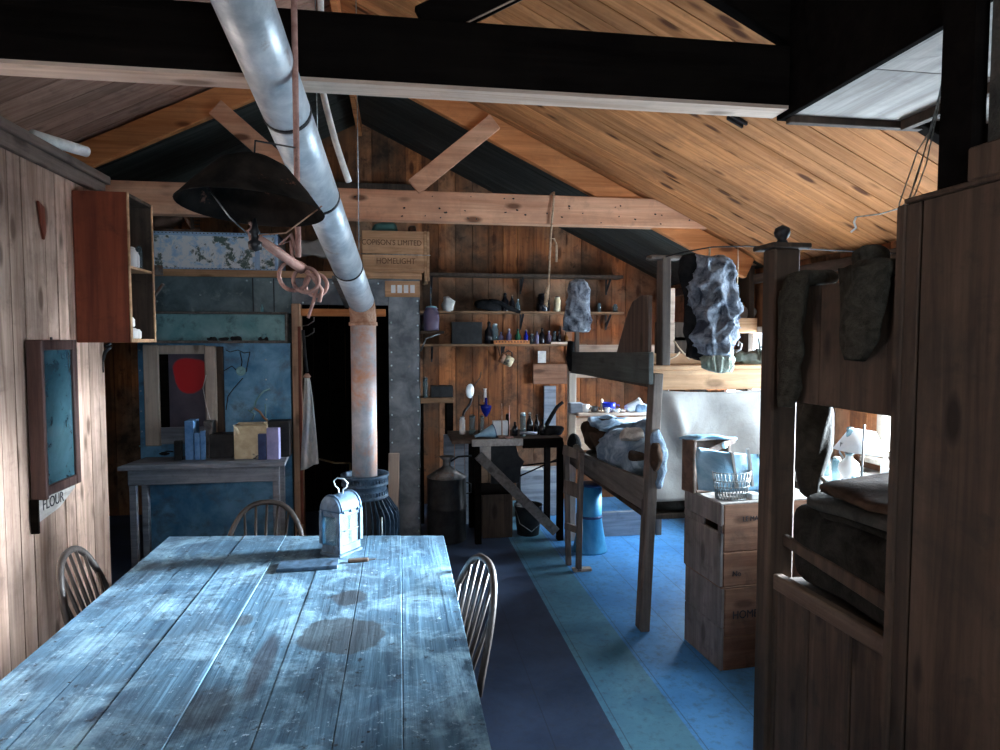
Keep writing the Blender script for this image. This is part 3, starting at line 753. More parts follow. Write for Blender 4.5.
#@@END2
#@@GALLEY
YG = 5.10
g = thing('metal_partition', 'metal clad partition round the dark doorway behind the stove', 'partition', (-.86, YG, 0)); g['kind'] = 'thing'
def gp(name, rects, mat, dy=0.0, t=.03, bev=.003, lab=None):
    mb = MB()
    for q in rects: mb.pbox(*q, YG+dy, t)
    o = emit(name, mb, mat, g, bev)
    if lab: o['label'] = lab
    return o
zt = at(300,275,Y=YG).z
def gb(name, mat, boxes, bev=.003, lab=None):
    mb = MB()
    for q in boxes: mb.box(*q)
    o = emit(name, mb, mat, g, bev)
    if lab: o['label'] = lab
    return o
GX0, GX1, DX0, DX1 = -1.90, .155, -.80, .03-.115
zl = 1.80
gb('sheet_panel', W_black, [(GX0, DX0, YG+.03, YG+.06, 0, 2.06), (DX1, GX1, YG+.03, YG+.06, 0, 2.06), (DX0, DX1, YG+.03, YG+.06, zl+.07, 2.06)])
gb('header_sheet', M_panel, [(GX0, DX0, YG, YG+.03, 1.80, 2.065)], lab='greenish grey riveted sheet along the top')
gb('header_sheet', M_grey, [(DX0, GX1, YG, YG+.03, 1.865, 2.065)])
gb('lower_sheet', M_panelB, [(GX0, DX0-.02, YG+.012, YG+.03, .0, 1.575)], lab='blue painted sheet above the desk')
gb('top_rail', W_crateL, [(GX0-.02, GX1+.015, YG-.03, YG+.07, 2.065, 2.115)], .004)
gb('lintel', W_orange, [(DX0+.05, DX1-.02, YG-.01, YG+.04, 1.78, 1.835)], .004)
# recessed shelf
sh = gb('shelf_recess', M_panelT, [(GX0+.13, DX0-.04, YG+.005, YG+.012, 1.59, 1.79)], lab='teal back of the narrow shelf')
mb = MB(); mb.box(GX0+.10, DX0-.03, YG-.07, YG+.03, 1.575, 1.595); mb.box(GX0+.10, DX0-.03, YG-.06, YG+.03, 1.790, 1.806)
mb.box(DX0-.045, DX0-.03, YG-.065, YG+.03, 1.595, 1.79)
o = emit('shelf', mb, W_railY, g, .003)
# window frame with red patch
wx0, wx1 = -1.85, -1.33
fr = gb('inner_window', M_redp, [(-1.745, -1.42, YG+.0, YG+.011, .94, 1.53)], lab='dark inner pane with a bright red patch'); 
gb('frame_stile', W_paleZ, [(wx0, -1.745, YG-.03, YG+.012, .82, 1.565)], .005, lab='pale left upright of the inner window')
gb('frame_stile', W_paleZ, [(-1.425, -1.345, YG-.045, YG+.012, .83, 1.555)], .01, lab='split worn right upright of the inner window')
gb('frame_stile', W_dark, [(-1.345, -1.30, YG-.02, YG+.012, .83, 1.55)], .004)
gb('frame_rail', W_paleZ, [(-1.745, -1.425, YG-.02, YG+.012, 1.495, 1.56)], .004)
gb('frame_rail', W_grey, [(-1.745, -1.425, YG-.02, YG+.012, .83, .955)], .004)
gb('reveal', W_shadowblack, [(-1.745, -1.685, YG-.012, YG+.013, .955, 1.495)], .002)
# door posts
mb = MB(); mb.box(DX0, DX0+.065, YG-.05, YG+.05, 0, 1.87); o = emit('door_post', mb, W_crateV, g, .005)
mb = MB(); mb.box(DX0+.045, DX0+.068, YG-.056, YG-.049, .2, 1.70); o = emit('paint_strip', mb, W_red, g, .002); o['label'] = 'worn red paint strip on the left door post'
mb = MB(); mb.box(DX1, GX1, YG-.02, YG+.03, 0, 2.065); mb.box(GX1-.012, GX1, YG-.02, YG+.30, 0, 2.065)
MPOST = o = emit('metal_post', mb, M_grey, g, .003); o['label'] = 'grey riveted metal post right of the doorway'
for (x, z0, z1, st_) in ((DX1+.020, .1, 1.86, .115), (GX1-.018, .1, 2.0, .115)):
    z = z0
    while z < z1:
        mb = MB(); mb.lathe([(.0,-.004),(.007,-.002),(.0075,.003),(0,.004)], (0,0,0), 8, Matrix.Translation((x, YG-.022, z)) @ Matrix.Rotation(PI/2,4,'X')); emit('rivet', mb, M_rivet, MPOST); z += st_*rnd.uniform(.8,1.2)
for x in (-1.75,-1.45,-1.12,-.95,-.88,-.72,-.5,-.3,-.16,-.02):
    mb = MB(); mb.lathe([(.0,-.004),(.007,-.002),(.0075,.003),(0,.004)], (0,0,0), 8, Matrix.Translation((x, YG-.004, rnd.choice((2.03,1.93,1.88,2.04)))) @ Matrix.Rotation(PI/2,4,'X')); emit('rivet', mb, M_rivet, g)
for i in range(10):
    z = .85+.075*i; mb = MB(); mb.lathe([(.0,-.004),(.006,-.002),(.0065,.003),(0,.004)], (0,0,0), 8, Matrix.Translation(((-1.885 if i%2 else -1.0), YG+.008, z)) @ Matrix.Rotation(PI/2,4,'X')); emit('rivet', mb, M_rivet, g)
for x in (-1.08, -.93):
    mb = MB(); mb.box(x-.003, x+.003, YG-.003, YG+.001, 1.81, 2.06); emit('seam', mb, M_iron, g)
# plate with four marks
mb = MB(); mb.pbox(385,281,420,297, YG-.032, .012); pl = emit('tag_frame', mb, W_crateL, g, .002)
mb = MB()
for k in range(4): mb.pbox(391+k*6.4,285,395.5+k*6.4,293, YG-.035, .004)
emit('tag_glass', mb, M_white, pl, .001)
# side wall running back from the post, added to keep the galley dark
mb = MB(); boards_v(mb, YG+.30, YB-.02, .12, lambda m,a,b: m.box(GX1-.04, GX1-.01, a, b, 0, 2.06)); struct('wall_galley_added', mb, W_dark)
mb = MB(); boards_v(mb, GX0-.1, GX1-.04, .15, lambda m,a,b: m.box(a, b, YB-.12, YB-.09, 0, 2.0)); struct('wall_galley_shade', mb, W_shadowblack)  # black inner wall: the doorway's shade put into the colour
# pale stake leaning on the post
mb = MB(); a = at(393,505,Y=YG-.06); b = at(394,453,Y=YG-.05); mb.beam((a.x,a.y-.0,.02), b, .085, .03, 0); one('wooden_stake', mb, W_paleZ, 'short pale board end leaning on the grey riveted metal post', 'board', bev=.006)

# things on top of the galley wall
zT = 2.115
t = thing('painted_chest', 'long flaky blue and white painted trunk lying on the metal clad wall', 'trunk', (-1.27, YG+.12, zT))
x0 = at(151,250,Y=YG-.03).x; x1 = at(277,250,Y=YG-.03).x; z1 = at(210,232,Y=YG-.03).z
mb = MB(); mb.box(x0, x1, YG-.02, YG+.30, zT, z1-.01); tk_ = emit('body', mb, M_trunk, t, .012)
mb = MB(); mb.box(x0-.005, x1+.005, YG-.027, YG+.305, z1-.028, z1); mb.box(x0-.005, x0+.02, YG-.026, YG+.305, zT, z1); mb.box(x1-.02, x1+.005, YG-.026, YG+.305, zT, z1); mb.box(x1-.16, x1-.125, YG-.025, YG+.3, zT, z1)
mb.box(x0-.005, x1+.005, YG-.025, YG+.305, zT, zT+.012); emit('edge_strip', mb, M_trunkE, t, .004)
mb = MB(); k = x0
while k < x1: mb.lathe([(0,-.004),(.006,0),(0,.004)], (k, YG-.028, z1-.010), 6, None); mb.lathe([(0,-.003),(.005,0),(0,.003)], (k, YG-.027, zT+.008), 6); k += .026
emit('stud_row', mb, M_iron, tk_)
t = thing('oil_crate', 'pale wooden crate with stencilled letters on top of the metal wall right of the flue', 'crate', (-.02, YG+.1, zT))
x0 = at(362,255,Y=YG-.02).x; x1 = at(424,255,Y=YG-.02).x; z1 = at(400,231,Y=YG-.02).z
mb = MB(); mb.box(x0, x1, YG-.02, YG, zT, zT+.135); mb.box(x0, x1, YG-.02, YG, zT+.138, z1); mb.box(x0,x1,YG+.30,YG+.32,zT,z1); mb.box(x0,x0+.02,YG,YG+.30,zT,z1); mb.box(x0+.02,x1-.02,YG,YG+.30,zT,zT+.015)
emit('side_boards', mb, W_crateL, t, .004)
mb = MB(); mb.box(x1, x1+.022, YG-.025, YG+.32, zT-.065, z1+.005); mb.box(x1+.022,x1+.042,YG-.03,YG+.02,zT-.06,z1+.0); mb.box(x1+.022,x1+.042,YG+.26,YG+.31,zT-.06,z1)
emit('end_board', mb, W_crateL, t, .004)
mb = MB(); mb.tube([(x0-.01,YG-.024,zT+.137),(x1+.05,YG-.03,zT+.134)],.003,6); emit('binding_wire', mb, M_wire, t)
def stencil(parent, txt, size, loc, rot, mat, name='lettering', ext=.0008, sx=1):
    cu = bpy.data.curves.new(name, 'FONT'); cu.body = txt; cu.size = size; cu.extrude = ext; cu.align_x = 'CENTER'; cu.align_y = 'CENTER'
    tmp = bpy.data.objects.new(name+'_tmp', cu); C.objects.link(tmp)
    bpy.context.view_layer.update()
    dg = bpy.context.evaluated_depsgraph_get(); me = bpy.data.meshes.new_from_object(tmp.evaluated_get(dg))
    bpy.data.objects.remove(tmp); me.name = name; me.materials.clear(); me.materials.append(mat)
    o = bpy.data.objects.new(name, me); C.objects.link(o); o.parent = parent
    o.location = Vector(loc) - parent.location; o.rotation_euler = rot; o.scale = (sx, 1, 1)
    return o
stencil(t, "COPISON'S LIMITED", .058, ((x0+x1)/2-.01, YG-.0215, zT+.225), (PI/2,0,0), M_ink, sx=.88)
stencil(t, "HOMELIGHT", .062, ((x0+x1)/2+.02, YG-.0215, zT+.085), (PI/2,0,0), M_ink, sx=.85)
mb = MB(); mb.pillow(tuple(at(385,230,Y=YG+.15)), .10,.08,.055,seed=3); one('tarpaulin_bundle', mb, M_green, 'dark green bundle inside the stencilled crate', 'bundle')
mb = MB(); mb.pillow(tuple(at(412,230,Y=YG+.12)), .035,.05,.03,seed=4); one('leather_roll', mb, M_leather, 'small brown leather roll poking out of the stencilled crate', 'roll')
mb = MB(); mb.pillow(tuple(at(316,249,Y=YG+.14)), .16,.10,.06,seed=5,amp=.04,fr=8); o = one('grey_sack', mb, M_canvas, 'crumpled grey sack on the metal wall behind the scroll rings', 'sack')
t = thing('wooden_comb_rake', 'small rusty rake head propped over the blue trunk', 'rake', tuple(at(190,232,Y=YG+.04)))
mb = MB(); mb.beam(at(182,212,Y=YG), at(194,231,Y=YG+.03), .025,.02); emit('handle', mb, M_rust, t, .003)
mb = MB(); mb.beam(at(191,208,Y=YG), at(193,231,Y=YG+.02), .02,.02)
for k in range(6): mb.beam(at(192,210+k*3.6,Y=YG), at(200,210+k*3.6,Y=YG), .008,.008)
emit('tines', mb, W_dark, t, .001)
mb = MB(); mb.pillow(tuple(at(167,219,Y=YG+.05)), .115,.08,.055,seed=6,ry=R(-22),amp=.02); mb.box(at(150,227,Y=YG).x, at(200,229,Y=YG).x, YG-.0, YG+.2, z1-.028 if False else at(170,231.5,Y=YG-.03).z+.004, at(170,229,Y=YG-.03).z+.006)
one('old_boot', mb, M_leather, 'worn boot shaped bundle on a board above the blue trunk', 'boot')

# shelf bits on galley wall
zs = 1.596; 
mb = MB(); mb.lathe([(.018,0),(.018,.05),(.0,.052)], (-1.0,YG-.035,zs), 10); one('tin_cup', mb, M_panelT, 'tiny pale cup at the right of the narrow teal shelf', 'cup')
for i,(px,lab) in enumerate(((212,'leftmost dark scrap on the narrow teal shelf'),(224,'dark scrap left of centre on the narrow teal shelf'),(236,'dark scrap under the hook on the narrow teal shelf'),(263,'dark scrap at the right end of the narrow teal shelf'))):
    a = at(px,336,Y=YG-.035); mb = MB(); mb.pillow((a.x,YG-.035,zs+.010), .035,.02,.012,seed=i,amp=.012,fr=40); one('metal_scrap', mb, M_iron, lab, 'scrap')
mb = MB(); a = at(262,305,Y=YG-.04); mb.lathe([(.012,0),(.012,.03),(.005,.04),(.005,.055)], (a.x,YG-.04,1.806), 10); one('small_vial', mb, M_panelT, 'tiny vial standing on the upper ledge of the metal wall', 'vial')
t = thing('wire_hooks', 'two dark wire coat hooks on the left door post', 'hooks', tuple(at(305,325,Y=YG-.06)))
for k,py in enumerate((323,334)):
    mb = MB(); mb.tube([at(302,py+3,Y=YG-.05), at(308,py+2,Y=YG-.09), at(314,py-2,Y=YG-.10), at(314,py-6,Y=YG-.10)], .004, 6); emit('hook', mb, M_tin, t)
# hanging towel
t = thing('hanging_towel', 'pale tapering towel hanging on the left door post', 'towel', tuple(at(307,375,Y=YG-.09)))
def P(u, v):
    px0 = 305 + (300.5-305)*v*1.0; px1 = 309 + (319-309)*(v**.8)
    py = 377 + (463-377)*v + (8*(1-u) if v > .9 else 0)*(v-.9)*10
    q = at(px0+(px1-px0)*u, py, Y=YG-.09); q.y += .018*math.sin(u*9+v*2)*(.4+v); return q
mb = MB(); mb.sheet(P, 14, 20, .008); emit('cloth', mb, M_towel, t)
mb = MB(); mb.tube([at(303,330,Y=YG-.08), at(305,355,Y=YG-.08), at(307,372,Y=YG-.09)], .012, 6); emit('strap', mb, M_iron, t)
mb = MB(); mb.lathe([(.02,0),(.03,.01),(.012,.035)], tuple(at(307,378,Y=YG-.09)), 8); o = emit('tied_neck', mb, M_rust, t)
mb = MB(); mb.tube([at(319,459,Y=5.5), at(335,463,Y=5.5), at(350,463,Y=5.5)], .008, 6); mb.tube([at(350,463,Y=5.5),(at(350,463,Y=5.5).x,5.5,0)],.008,6); one('bent_pipe', mb, M_knob, 'faint bent pipe inside the dark doorway', 'pipe')

# desk
dz = .745
d = thing('side_desk', 'grey work desk against the blue metal wall', 'desk', (-1.36, 4.85, 0))
mb = MB(); M = Matrix.Translation((0,0,dz-.03)); mb.prism([(-1.89,4.68),(-.80,4.68),(-.83,YG-.06),(-1.84,YG-.06)], M, .03); emit('top', mb, W_grey, d, .004)
mb = MB(); mb.box(-1.85,-.85,4.74,4.76,.60,dz-.03); emit('apron', mb, W_grey, d, .004)
for x in (-1.83,-.88):
    for y in (4.785, 5.0):
        mb = MB(); mb.box(x-.022,x+.022,y-.022,y+.022,0,dz-.03); emit('leg', mb, W_grey, d, .003)
def on(px, py, z=dz): p = at(px,py,Z=z); return p
def smallbox(name, px0, px1, pyt, pyb, Y, dep, mat, lab, cat, rz=0, zb=None, bev=.002, grp=None):
    a = at(px0,pyb,Y=Y); b = at(px1,pyt,Y=Y); z0 = a.z if zb is None else zb
    cx = (a.x+b.x)/2; w = (b.x-a.x)/2
    M = Matrix.Translation((cx, Y+dep/2, z0)) @ Matrix.Rotation(rz,4,'Z')
    mb = MB(); mb.box(-w, w, -dep/2, dep/2, 0, b.z-z0, M)
    return one(name, mb, mat, lab, cat, grp, bev)
smallbox('blue_book', 185, 193, 421, 449, 4.88, .14, M_bluepaint, 'pale blue book standing upright on the grey desk', 'book', zb=dz)
smallbox('blue_bottle_tube', 194.5, 199.5, 433, 449, 4.87, .02, M_bluepaint, 'left of two slim blue tubes on the grey desk', 'tube', zb=dz)
smallbox('blue_bottle_tube', 200.5, 205, 431, 449, 4.87, .02, M_bluepaint, 'right of two slim blue tubes on the grey desk', 'tube', zb=dz)
smallbox('grey_book', 204, 212, 421, 448, 4.93, .10, M_tin, 'grey book behind the slim blue tubes on the desk', 'book', zb=dz)
smallbox('dark_box', 209, 232, 434, 449, 4.92, .12, M_darktin, 'low black box at the middle of the grey desk', 'box', rz=.1, zb=dz)
t = thing('torn_carton', 'torn cream cardboard carton on the grey desk', 'carton', (-1.06, 4.92, dz))
a = at(234,449,Y=4.85).x; b = at(267,449,Y=4.85).x; zt_ = at(250,425,Y=4.85).z
mb = MB(); mb.box(a,b,4.85,4.86,dz,zt_-.01); mb.box(a,b,4.98,4.99,dz,zt_+.005); mb.box(a,a+.01,4.86,4.98,dz,zt_); mb.box(b-.01,b,4.86,4.98,dz,zt_); mb.box(a+.01,b-.01,4.86,4.98,dz,dz+.01)
emit('carton_sides', mb, M_cream, t, .002)
mb = MB(); mb.beam((a,4.87,zt_),(a+.05,4.80,zt_-.06),.02,.004); mb.beam((a+.01,4.855,zt_-.005),(b-.01,4.84,zt_+.01),.05,.004); emit('torn_flap', mb, M_cream, t, .001)
smallbox('navy_jar', 258, 266, 434, 448, 4.80, .04, M_navy, 'dark navy jar in front of the cream carton', 'jar', zb=dz)
smallbox('lavender_box', 267, 279, 428, 453, 4.80, .05, M_lav, 'upright lavender blue box at the right of the grey desk', 'box', zb=dz, rz=-.1)
smallbox('dark_carton', 268, 289, 421, 450, 4.90, .12, M_darktin, 'dark open carton behind the lavender blue box', 'carton', zb=dz)
t = thing('metal_clamp', 'small bright clamp lying before the lavender blue box', 'clamp', tuple(at(267,455,Z=dz)))
mb = MB(); q = at(267,456,Z=dz+.01); mb.tube([q+Vector((-.05,0,0)), q, q+Vector((.03,.02,.03)), q+Vector((.06,.0,0))], .006, 6); emit('jaw', mb, M_rivet, t)
mb = MB(); mb.pillow((q.x+.02,q.y+.01,dz+.012), .03,.02,.012); emit('screw_block', mb, M_navy, t)
for i,(px,py,lab) in enumerate(((188,453,'tangle of dark metal pieces before the pale blue book'),(208,450,'flat dark metal scrap near the slim blue tubes'),(220,453,'dark metal scrap before the low black box'),(165,455,'dark tool scrap at the left of the grey desk'),(242,449,'brown scrap before the cream carton'))):
    q = at(px,py,Z=dz); mb = MB()
    for k in range(4):
        a2 = rnd.uniform(0,PI); o2 = Vector((rnd.uniform(-.03,.03), rnd.uniform(-.015,.015), .008+.006*k)); l = rnd.uniform(.03,.06)
        mb.tube([q+o2-Vector((math.cos(a2)*l,math.sin(a2)*.02,0)), q+o2+Vector((math.cos(a2)*l,math.sin(a2)*.02,.004))], .006, 6)
    mb.pillow((q.x,q.y,dz+.008), .03,.015,.008,seed=i); one('tool_scrap', mb, M_iron if i != 4 else M_leather, lab, 'scrap')
mb = MB(); mb.beam(at(140,446,Z=dz+.006)+Vector((0,0,0)), at(170,448,Z=dz+.006), .02,.012); one('ruler', mb, M_panelT, 'pale flat ruler at the left end of the grey desk', 'ruler', bev=.001)
smallbox('small_cup', 174,181,441,450,4.86,.035, M_darktin, 'small dark cup left of the pale blue book', 'cup', zb=dz)
# wires and lamp reflector hanging on the blue sheet
t = thing('wall_wires', 'loops of dark wire with a round reflector hanging on the blue metal wall', 'wires', tuple(at(235,365,Y=YG-.01)))
Yw = YG-.012
for ps in (((226,350),(230,352),(238,350),(244,353),(250,352)), ((222,372),(232,366),(236,370)), ((243,378),(234,388),(228,396),(226,410)), ((240,352),(242,362),(241,368)), ((250,352),(248,362),(246,372))):
    mb = MB(); mb.tube([at(x,y,Y=Yw) for x,y in ps], .0035, 6); emit('wire', mb, M_iron, t)
mb = MB(); mb.lathe([(0,-.006),(.03,-.004),(.036,.006),(.028,.0),(0,.002)], (0,0,0), 20, Matrix.Translation(at(241,371,Y=Yw-.01)) @ Matrix.Rotation(PI/2,4,'X')); emit('reflector', mb, M_panelT, t)
t = thing('bent_tubing', 'twisted pale tubing and stand in front of the blue wall above the cream carton', 'tubing', tuple(at(255,405,Y=YG-.06)))
for ps,r in ((((270,389),(264,391),(260,395),(256,401),(254,408),(250,412)),.007), (((254,408),(260,412),(264,418),(268,421)),.008), (((265,404),(266,418),(268,424)),.004), (((248,410),(255,414),(252,420)),.006)):
    mb = MB(); mb.tube([at(x,y,Y=YG-.06) for x,y in ps], r, 6); emit('tube', mb, M_panelT if r != .008 else M_rust, t)
mb = MB(); mb.tube([at(206,375,Y=YG-.05), at(203,388,Y=YG-.05), at(206,405,Y=YG-.05), at(210,419,Y=YG-.05), at(213,424,Y=YG-.05)], .003, 6); one('looped_cable', mb, M_paper, 'thin pale cable curving down over the red patched pane', 'cable')

#@@LEFT
# cupboard
cz0, cz1 = 1.585, 2.385; cx = -1.43; cy0, cy1 = 3.76, 4.12
c = thing('wall_cupboard', 'open mahogany red cupboard hung at the end of the left boarded wall', 'cupboard', (-1.56, 3.94, cz0))
mb = MB(); mb.box(-1.697, cx, cy0, cy0+.022, cz0, cz1); o = emit('side_panel', mb, W_red, c, .003); o['label'] = 'mahogany red near side'
mb = MB(); mb.box(-1.697, cx, cy1-.02, cy1, cz0, cz1); emit('side_panel', mb, W_dark, c, .003)
mb = MB(); mb.box(-1.697, -1.68, cy0+.022, cy1-.02, cz0, cz1); emit('back_panel', mb, W_dark, c)
mb = MB(); mb.box(-1.68, cx+.004, cy0+.022, cy1-.02, cz1-.02, cz1); emit('top', mb, W_dark, c, .002)
mb = MB(); mb.box(-1.68, cx+.004, cy0+.022, cy1-.02, cz0, cz0+.02); emit('bottom', mb, W_crateL, c, .002)
mb = MB(); mb.box(-1.68, cx-.002, cy0+.022, cy1-.02, 1.985, 2.0); emit('shelf', mb, W_crateL, c, .002)
mb = MB(); mb.box(cx, cx+.006, cy0-.002, cy0+.020, cz0, cz1); mb.box(cx, cx+.006, cy1-.02, cy1, cz0, cz1); emit('edge_strip', mb, W_crateL, c, .001)
mb = MB(); mb.box(cx+.0, cx+.05, cy1+.0, cy1+.012, 1.98, 2.04); emit('latch', mb, M_tin, c, .002)
mb = MB(); mb.beam((cx+.0,cy1+.006,1.86),(cx+.05,cy1+.006,1.93),.03,.012); emit('bracket', mb, M_tin, c, .002)
g_ = 'china pots in the red wall cupboard'
def pot(name, x, y, z, r, h, mat, lab, grp=None, cat='pot'):
    t = thing(name, lab, cat, (x,y,z), 0, grp); mb = MB()
    mb.lathe([(r*.82,0),(r,h*.15),(r,h*.82),(r*.7,h),(r*.6,h),(r*.6,h*.6),(0,h*.6)], (x,y,z), 16); emit('pot_body', mb, mat, t)
    mb = MB(); mb.lathe([(r*.72,h),(r*.74,h*1.06),(r*.3,h*1.12),(0,h*1.14)], (x,y,z), 16); emit('lid', mb, mat, t); return t
pot('china_pot', -1.47, 3.83, cz0+.02, .026,.055, M_china, 'front white pot on the bottom of the red cupboard')
pot('china_pot', -1.47, 3.895, cz0+.02, .026,.055, M_china, 'middle white pot on the bottom of the red cupboard')
pot('china_pot', -1.475, 3.96, cz0+.02, .027,.05, M_china, 'white pot furthest from the red side on the cupboard bottom')
pot('china_pot', -1.47, 3.86, cz0+.086, .026,.05, M_china, 'white pot stacked on the two others in the red cupboard')
pot('china_pot', -1.47, 3.825, 2.0, .026,.06, M_china, 'squat white pot on the middle shelf of the red cupboard')
pot('china_jar', -1.46, 3.885, 2.0, .027,.10, M_china, 'tall pinkish white jar on the middle shelf of the red cupboard', cat='jar')
pot('china_jar', -1.465, 3.95, 2.0, .022,.085, M_china, 'narrow white jar right of the tall one on the cupboard shelf', cat='jar')
pot('glass_jar', -1.465, 4.01, 2.0, .018,.12, G_clear, 'clear thin jar at the far end of the cupboard shelf', cat='jar')
# mirror + sign
m = thing('framed_mirror', 'dark framed tall mirror leaning out from the left boarded wall', 'mirror', (-1.69, 3.47, .85))
my0, my1 = 3.27, 3.67; mz0, mz1 = .855, 1.60
mb = MB(); mb.box(-1.694, -1.625, my0, my0+.022, mz0, mz1); mb.box(-1.694,-1.655,my0+.02,my0+.055,mz0,mz1); mb.box(-1.694,-1.655,my1-.045,my1,mz0,mz1); mb.box(-1.694,-1.655,my0+.055,my1-.045,mz0,mz0+.05); mb.box(-1.694,-1.655,my0+.055,my1-.045,mz1-.05,mz1)
emit('frame', mb, W_red if False else wood('mirror_frame', (.05,.025,.022), (.13,.07,.06), 'Z', .8, .1, grime=.3, rough=.4, knots=0), m, .004)
mb = MB(); mb.box(-1.690,-1.668,my0+.055,my1-.045,mz0+.05,mz1-.05); emit('glass', mb, G_mirror, m)
mb = MB(); mb.lathe([(.006,0),(.006,.012),(0,.014)], (-1.67,3.45,mz1), 8); emit('hanging_eye', mb, M_iron, m)
s = thing('stencilled_board', 'pale board reading FLOUR below the framed mirror', 'board', (-1.695, 3.46, .75))
mb = MB(); M = Matrix(((0,0,1,-1.697),(1,0,0,0),(0,1,0,0),(0,0,0,1))); mb.prism([(3.27,.735),(3.50,.765),(3.66,.83),(3.66,.85),(3.27,.85)], M, .014); emit('board', mb, W_white, s, .002)
o = stencil(s, 'FLOUR', .075, (-1.682, 3.44, .812), (PI/2,0,PI/2), M_inkB, sx=.85)
mb = MB(); mb.box(-1.697,-1.66,3.262,3.272,.70,.86); emit('dark_edge', mb, W_shadowblack, s, .002)
# bits on the wall
mb = MB(); mb.prism([(3.42,2.26),(3.47,2.24),(3.48,2.12),(3.46,2.08),(3.44,2.16)], Matrix(((0,0,1,-1.699),(1,0,0,0),(0,1,0,0),(0,0,0,1))), .012); one('wood_splinter', mb, W_red, 'small brown splinter hanging high on the left boarded wall', 'splinter', bev=.002)
mb = MB(); mb.tube([(-1.72,3.45,2.57),(-1.60,3.72,2.575)], [.03,.028], 12); one('paper_roll', mb, M_paper, 'pale paper roll lying on the rail of the left wall', 'paper roll')
mb = MB(); mb.box(-1.745,-1.69,2.70,3.12,2.545,2.62); one('rafter_stub', mb, W_pink, 'sawn timber end resting on the rail at the left edge', 'timber', bev=.004)
mb = MB(); q0 = Vector((-1.66,4.08,1.56)); mb.tube([q0, q0+Vector((-.03,0,-.03)), q0+Vector((-.05,0,-.09)), q0+Vector((-.05,0,-.15))], .010, 8); mb.tube([q0+Vector((-.03,0,0)), q0+Vector((.0,0,.02))], .01, 8); one('wall_hook', mb, M_iron, 'black curved hook under the red cupboard', 'hook')
mb = MB(); boards_v(mb, -1.98, -1.70, .14, lambda m,a,b: m.box(a, b, 4.9, 4.93, 1.66, 1.74)); one('shelf_plank', mb, W_paleZ, 'short pale plank bridging to the metal wall below the red cupboard', 'plank', bev=.002)

#@@BACK
# shelves on the back wall
YS = 6.06
def shelf(name, x0, x1, z, lab, dep=.2, t=.022, mat=W_dark):
    r = thing(name, lab, 'shelf', ((x0+x1)/2, YB-.03-dep/2, z)); mb = MB(); mb.box(x0, x1, YB-.03-dep, YB-.03, z-t, z); emit('board', mb, mat, r, .003)
    n = 3
    for i in range(n):
        x = x0+.12+(x1-x0-.24)*i/(n-1); mb = MB(); mb.beam((x,YB-.032,z-t-.13),(x,YB-.03-dep*.8,z-t-.004),.018,.014); mb.box(x-.008,x+.008,YB-.05,YB-.032,z-t-.15,z-t); emit('bracket', mb, M_iron, r, .001)
    return r
W_shelf = wood('shelf_wood', (.20,.11,.06), (.42,.24,.13), 'X', .8, .1, grime=.4)
zA, zB, zC = at(500,273,Y=YS).z, at(500,311,Y=YS).z, at(500,344,Y=YS).z
shelf('wall_shelf', .18, 2.15, zA, 'top shelf on the back wall, almost bare', .18, .03)
shelf('wall_shelf', .18, 2.15, zB, 'middle shelf on the back wall with dark bottles', .2, .022, W_shelf)
shelf('wall_shelf', .18, 1.78, zC, 'lowest long shelf on the back wall with coloured bottles', .2, .022, W_shelf)
def bottle(px, base_z, Y, h_px, w_px, mat, lab, shape=0, stop=None, name='glass_bottle', cat='bottle', grp=None, at_y=None):
    p = at(px, 340, Y=Y); s = Y/650.0; h = h_px*s*1.0; r = w_px*s/2
    t = thing(name, lab, cat, (p.x, Y, base_z), 0, grp); o = (p.x, Y, base_z); mb = MB()
    if shape == 0: pr = [(r*.9,0),(r,.03*h),(r,.58*h),(r*.45,.74*h),(r*.36,.80*h),(r*.36,.92*h),(r*.46,.94*h),(r*.46,h*.97)]
    elif shape == 1: pr = [(r*.95,0),(r,.03*h),(r,.78*h),(r*.75,.86*h),(r*.8,.9*h),(r*.8,h*.95)]
    elif shape == 2: pr = [(r*.5,0),(r*.9,.08*h),(r,.25*h),(r*.85,.42*h),(r*.3,.58*h),(r*.22,.66*h),(r*.22,.95*h)]
    else: pr = [(r*.95,0),(r,.02*h),(r,h*.97)]
    mb.lathe(pr, o, 16); emit('bottle_body', mb, mat, t)
    rr = pr[-1][0]; mb = MB(); mb.lathe([(rr*.8,h*.9),(rr*.85,h),(rr*.5,h*1.03),(0,h*1.03)], o, 12); emit('stopper', mb, stop or M_rope, t)
    return t
gs = 'bottles along the lowest back shelf'
# lowest shelf: from left
for (px,hp,wp,mt,sh_,lab,stp) in (
    (489,22,9,G_dark,0,'large black bottle at the left of the bottle row',M_iron),
    (495,20,7,G_clear,1,'clear capped jar just right of the large black bottle',M_white),
    (501,12,6,G_lav,0,'small lilac bottle right of the capped clear jar',M_tin),
    (509,15,6,G_lav,0,'violet bottle with a pale stopper, left of the green one',M_china),
    (518,15,6,G_green,0,'green bottle in the middle of the bottle row',M_iron),
    (526,14,5,G_blue,0,'deep blue bottle right of the green one',M_rope),
    (532,10,5,G_clear,1,'tiny bright jar standing before the dark bottles',M_white),
    (537,13,5,G_lav,0,'slim violet bottle right of the tiny bright jar',M_iron),
    (542,16,6,G_dark,0,'black bottle halfway to the bunk end on the lowest shelf',M_iron),
    (549,13,6,G_lav,0,'pale lilac bottle right of the black one',M_white),
    (554.5,13,4,G_clear,3,'slender clear tube bottle near the bunk end of the shelf',M_iron),
    (559,14,5,G_dark,0,'dark bottle near the right end of the lowest shelf',M_iron),
    (566,12,5,G_amber,0,'small amber bottle at the right end of the lowest shelf',M_tin)):
    bottle(px, zC, YS+.06+rnd.uniform(-.01,.03), hp, wp, mt, lab, sh_, stp, grp=gs)
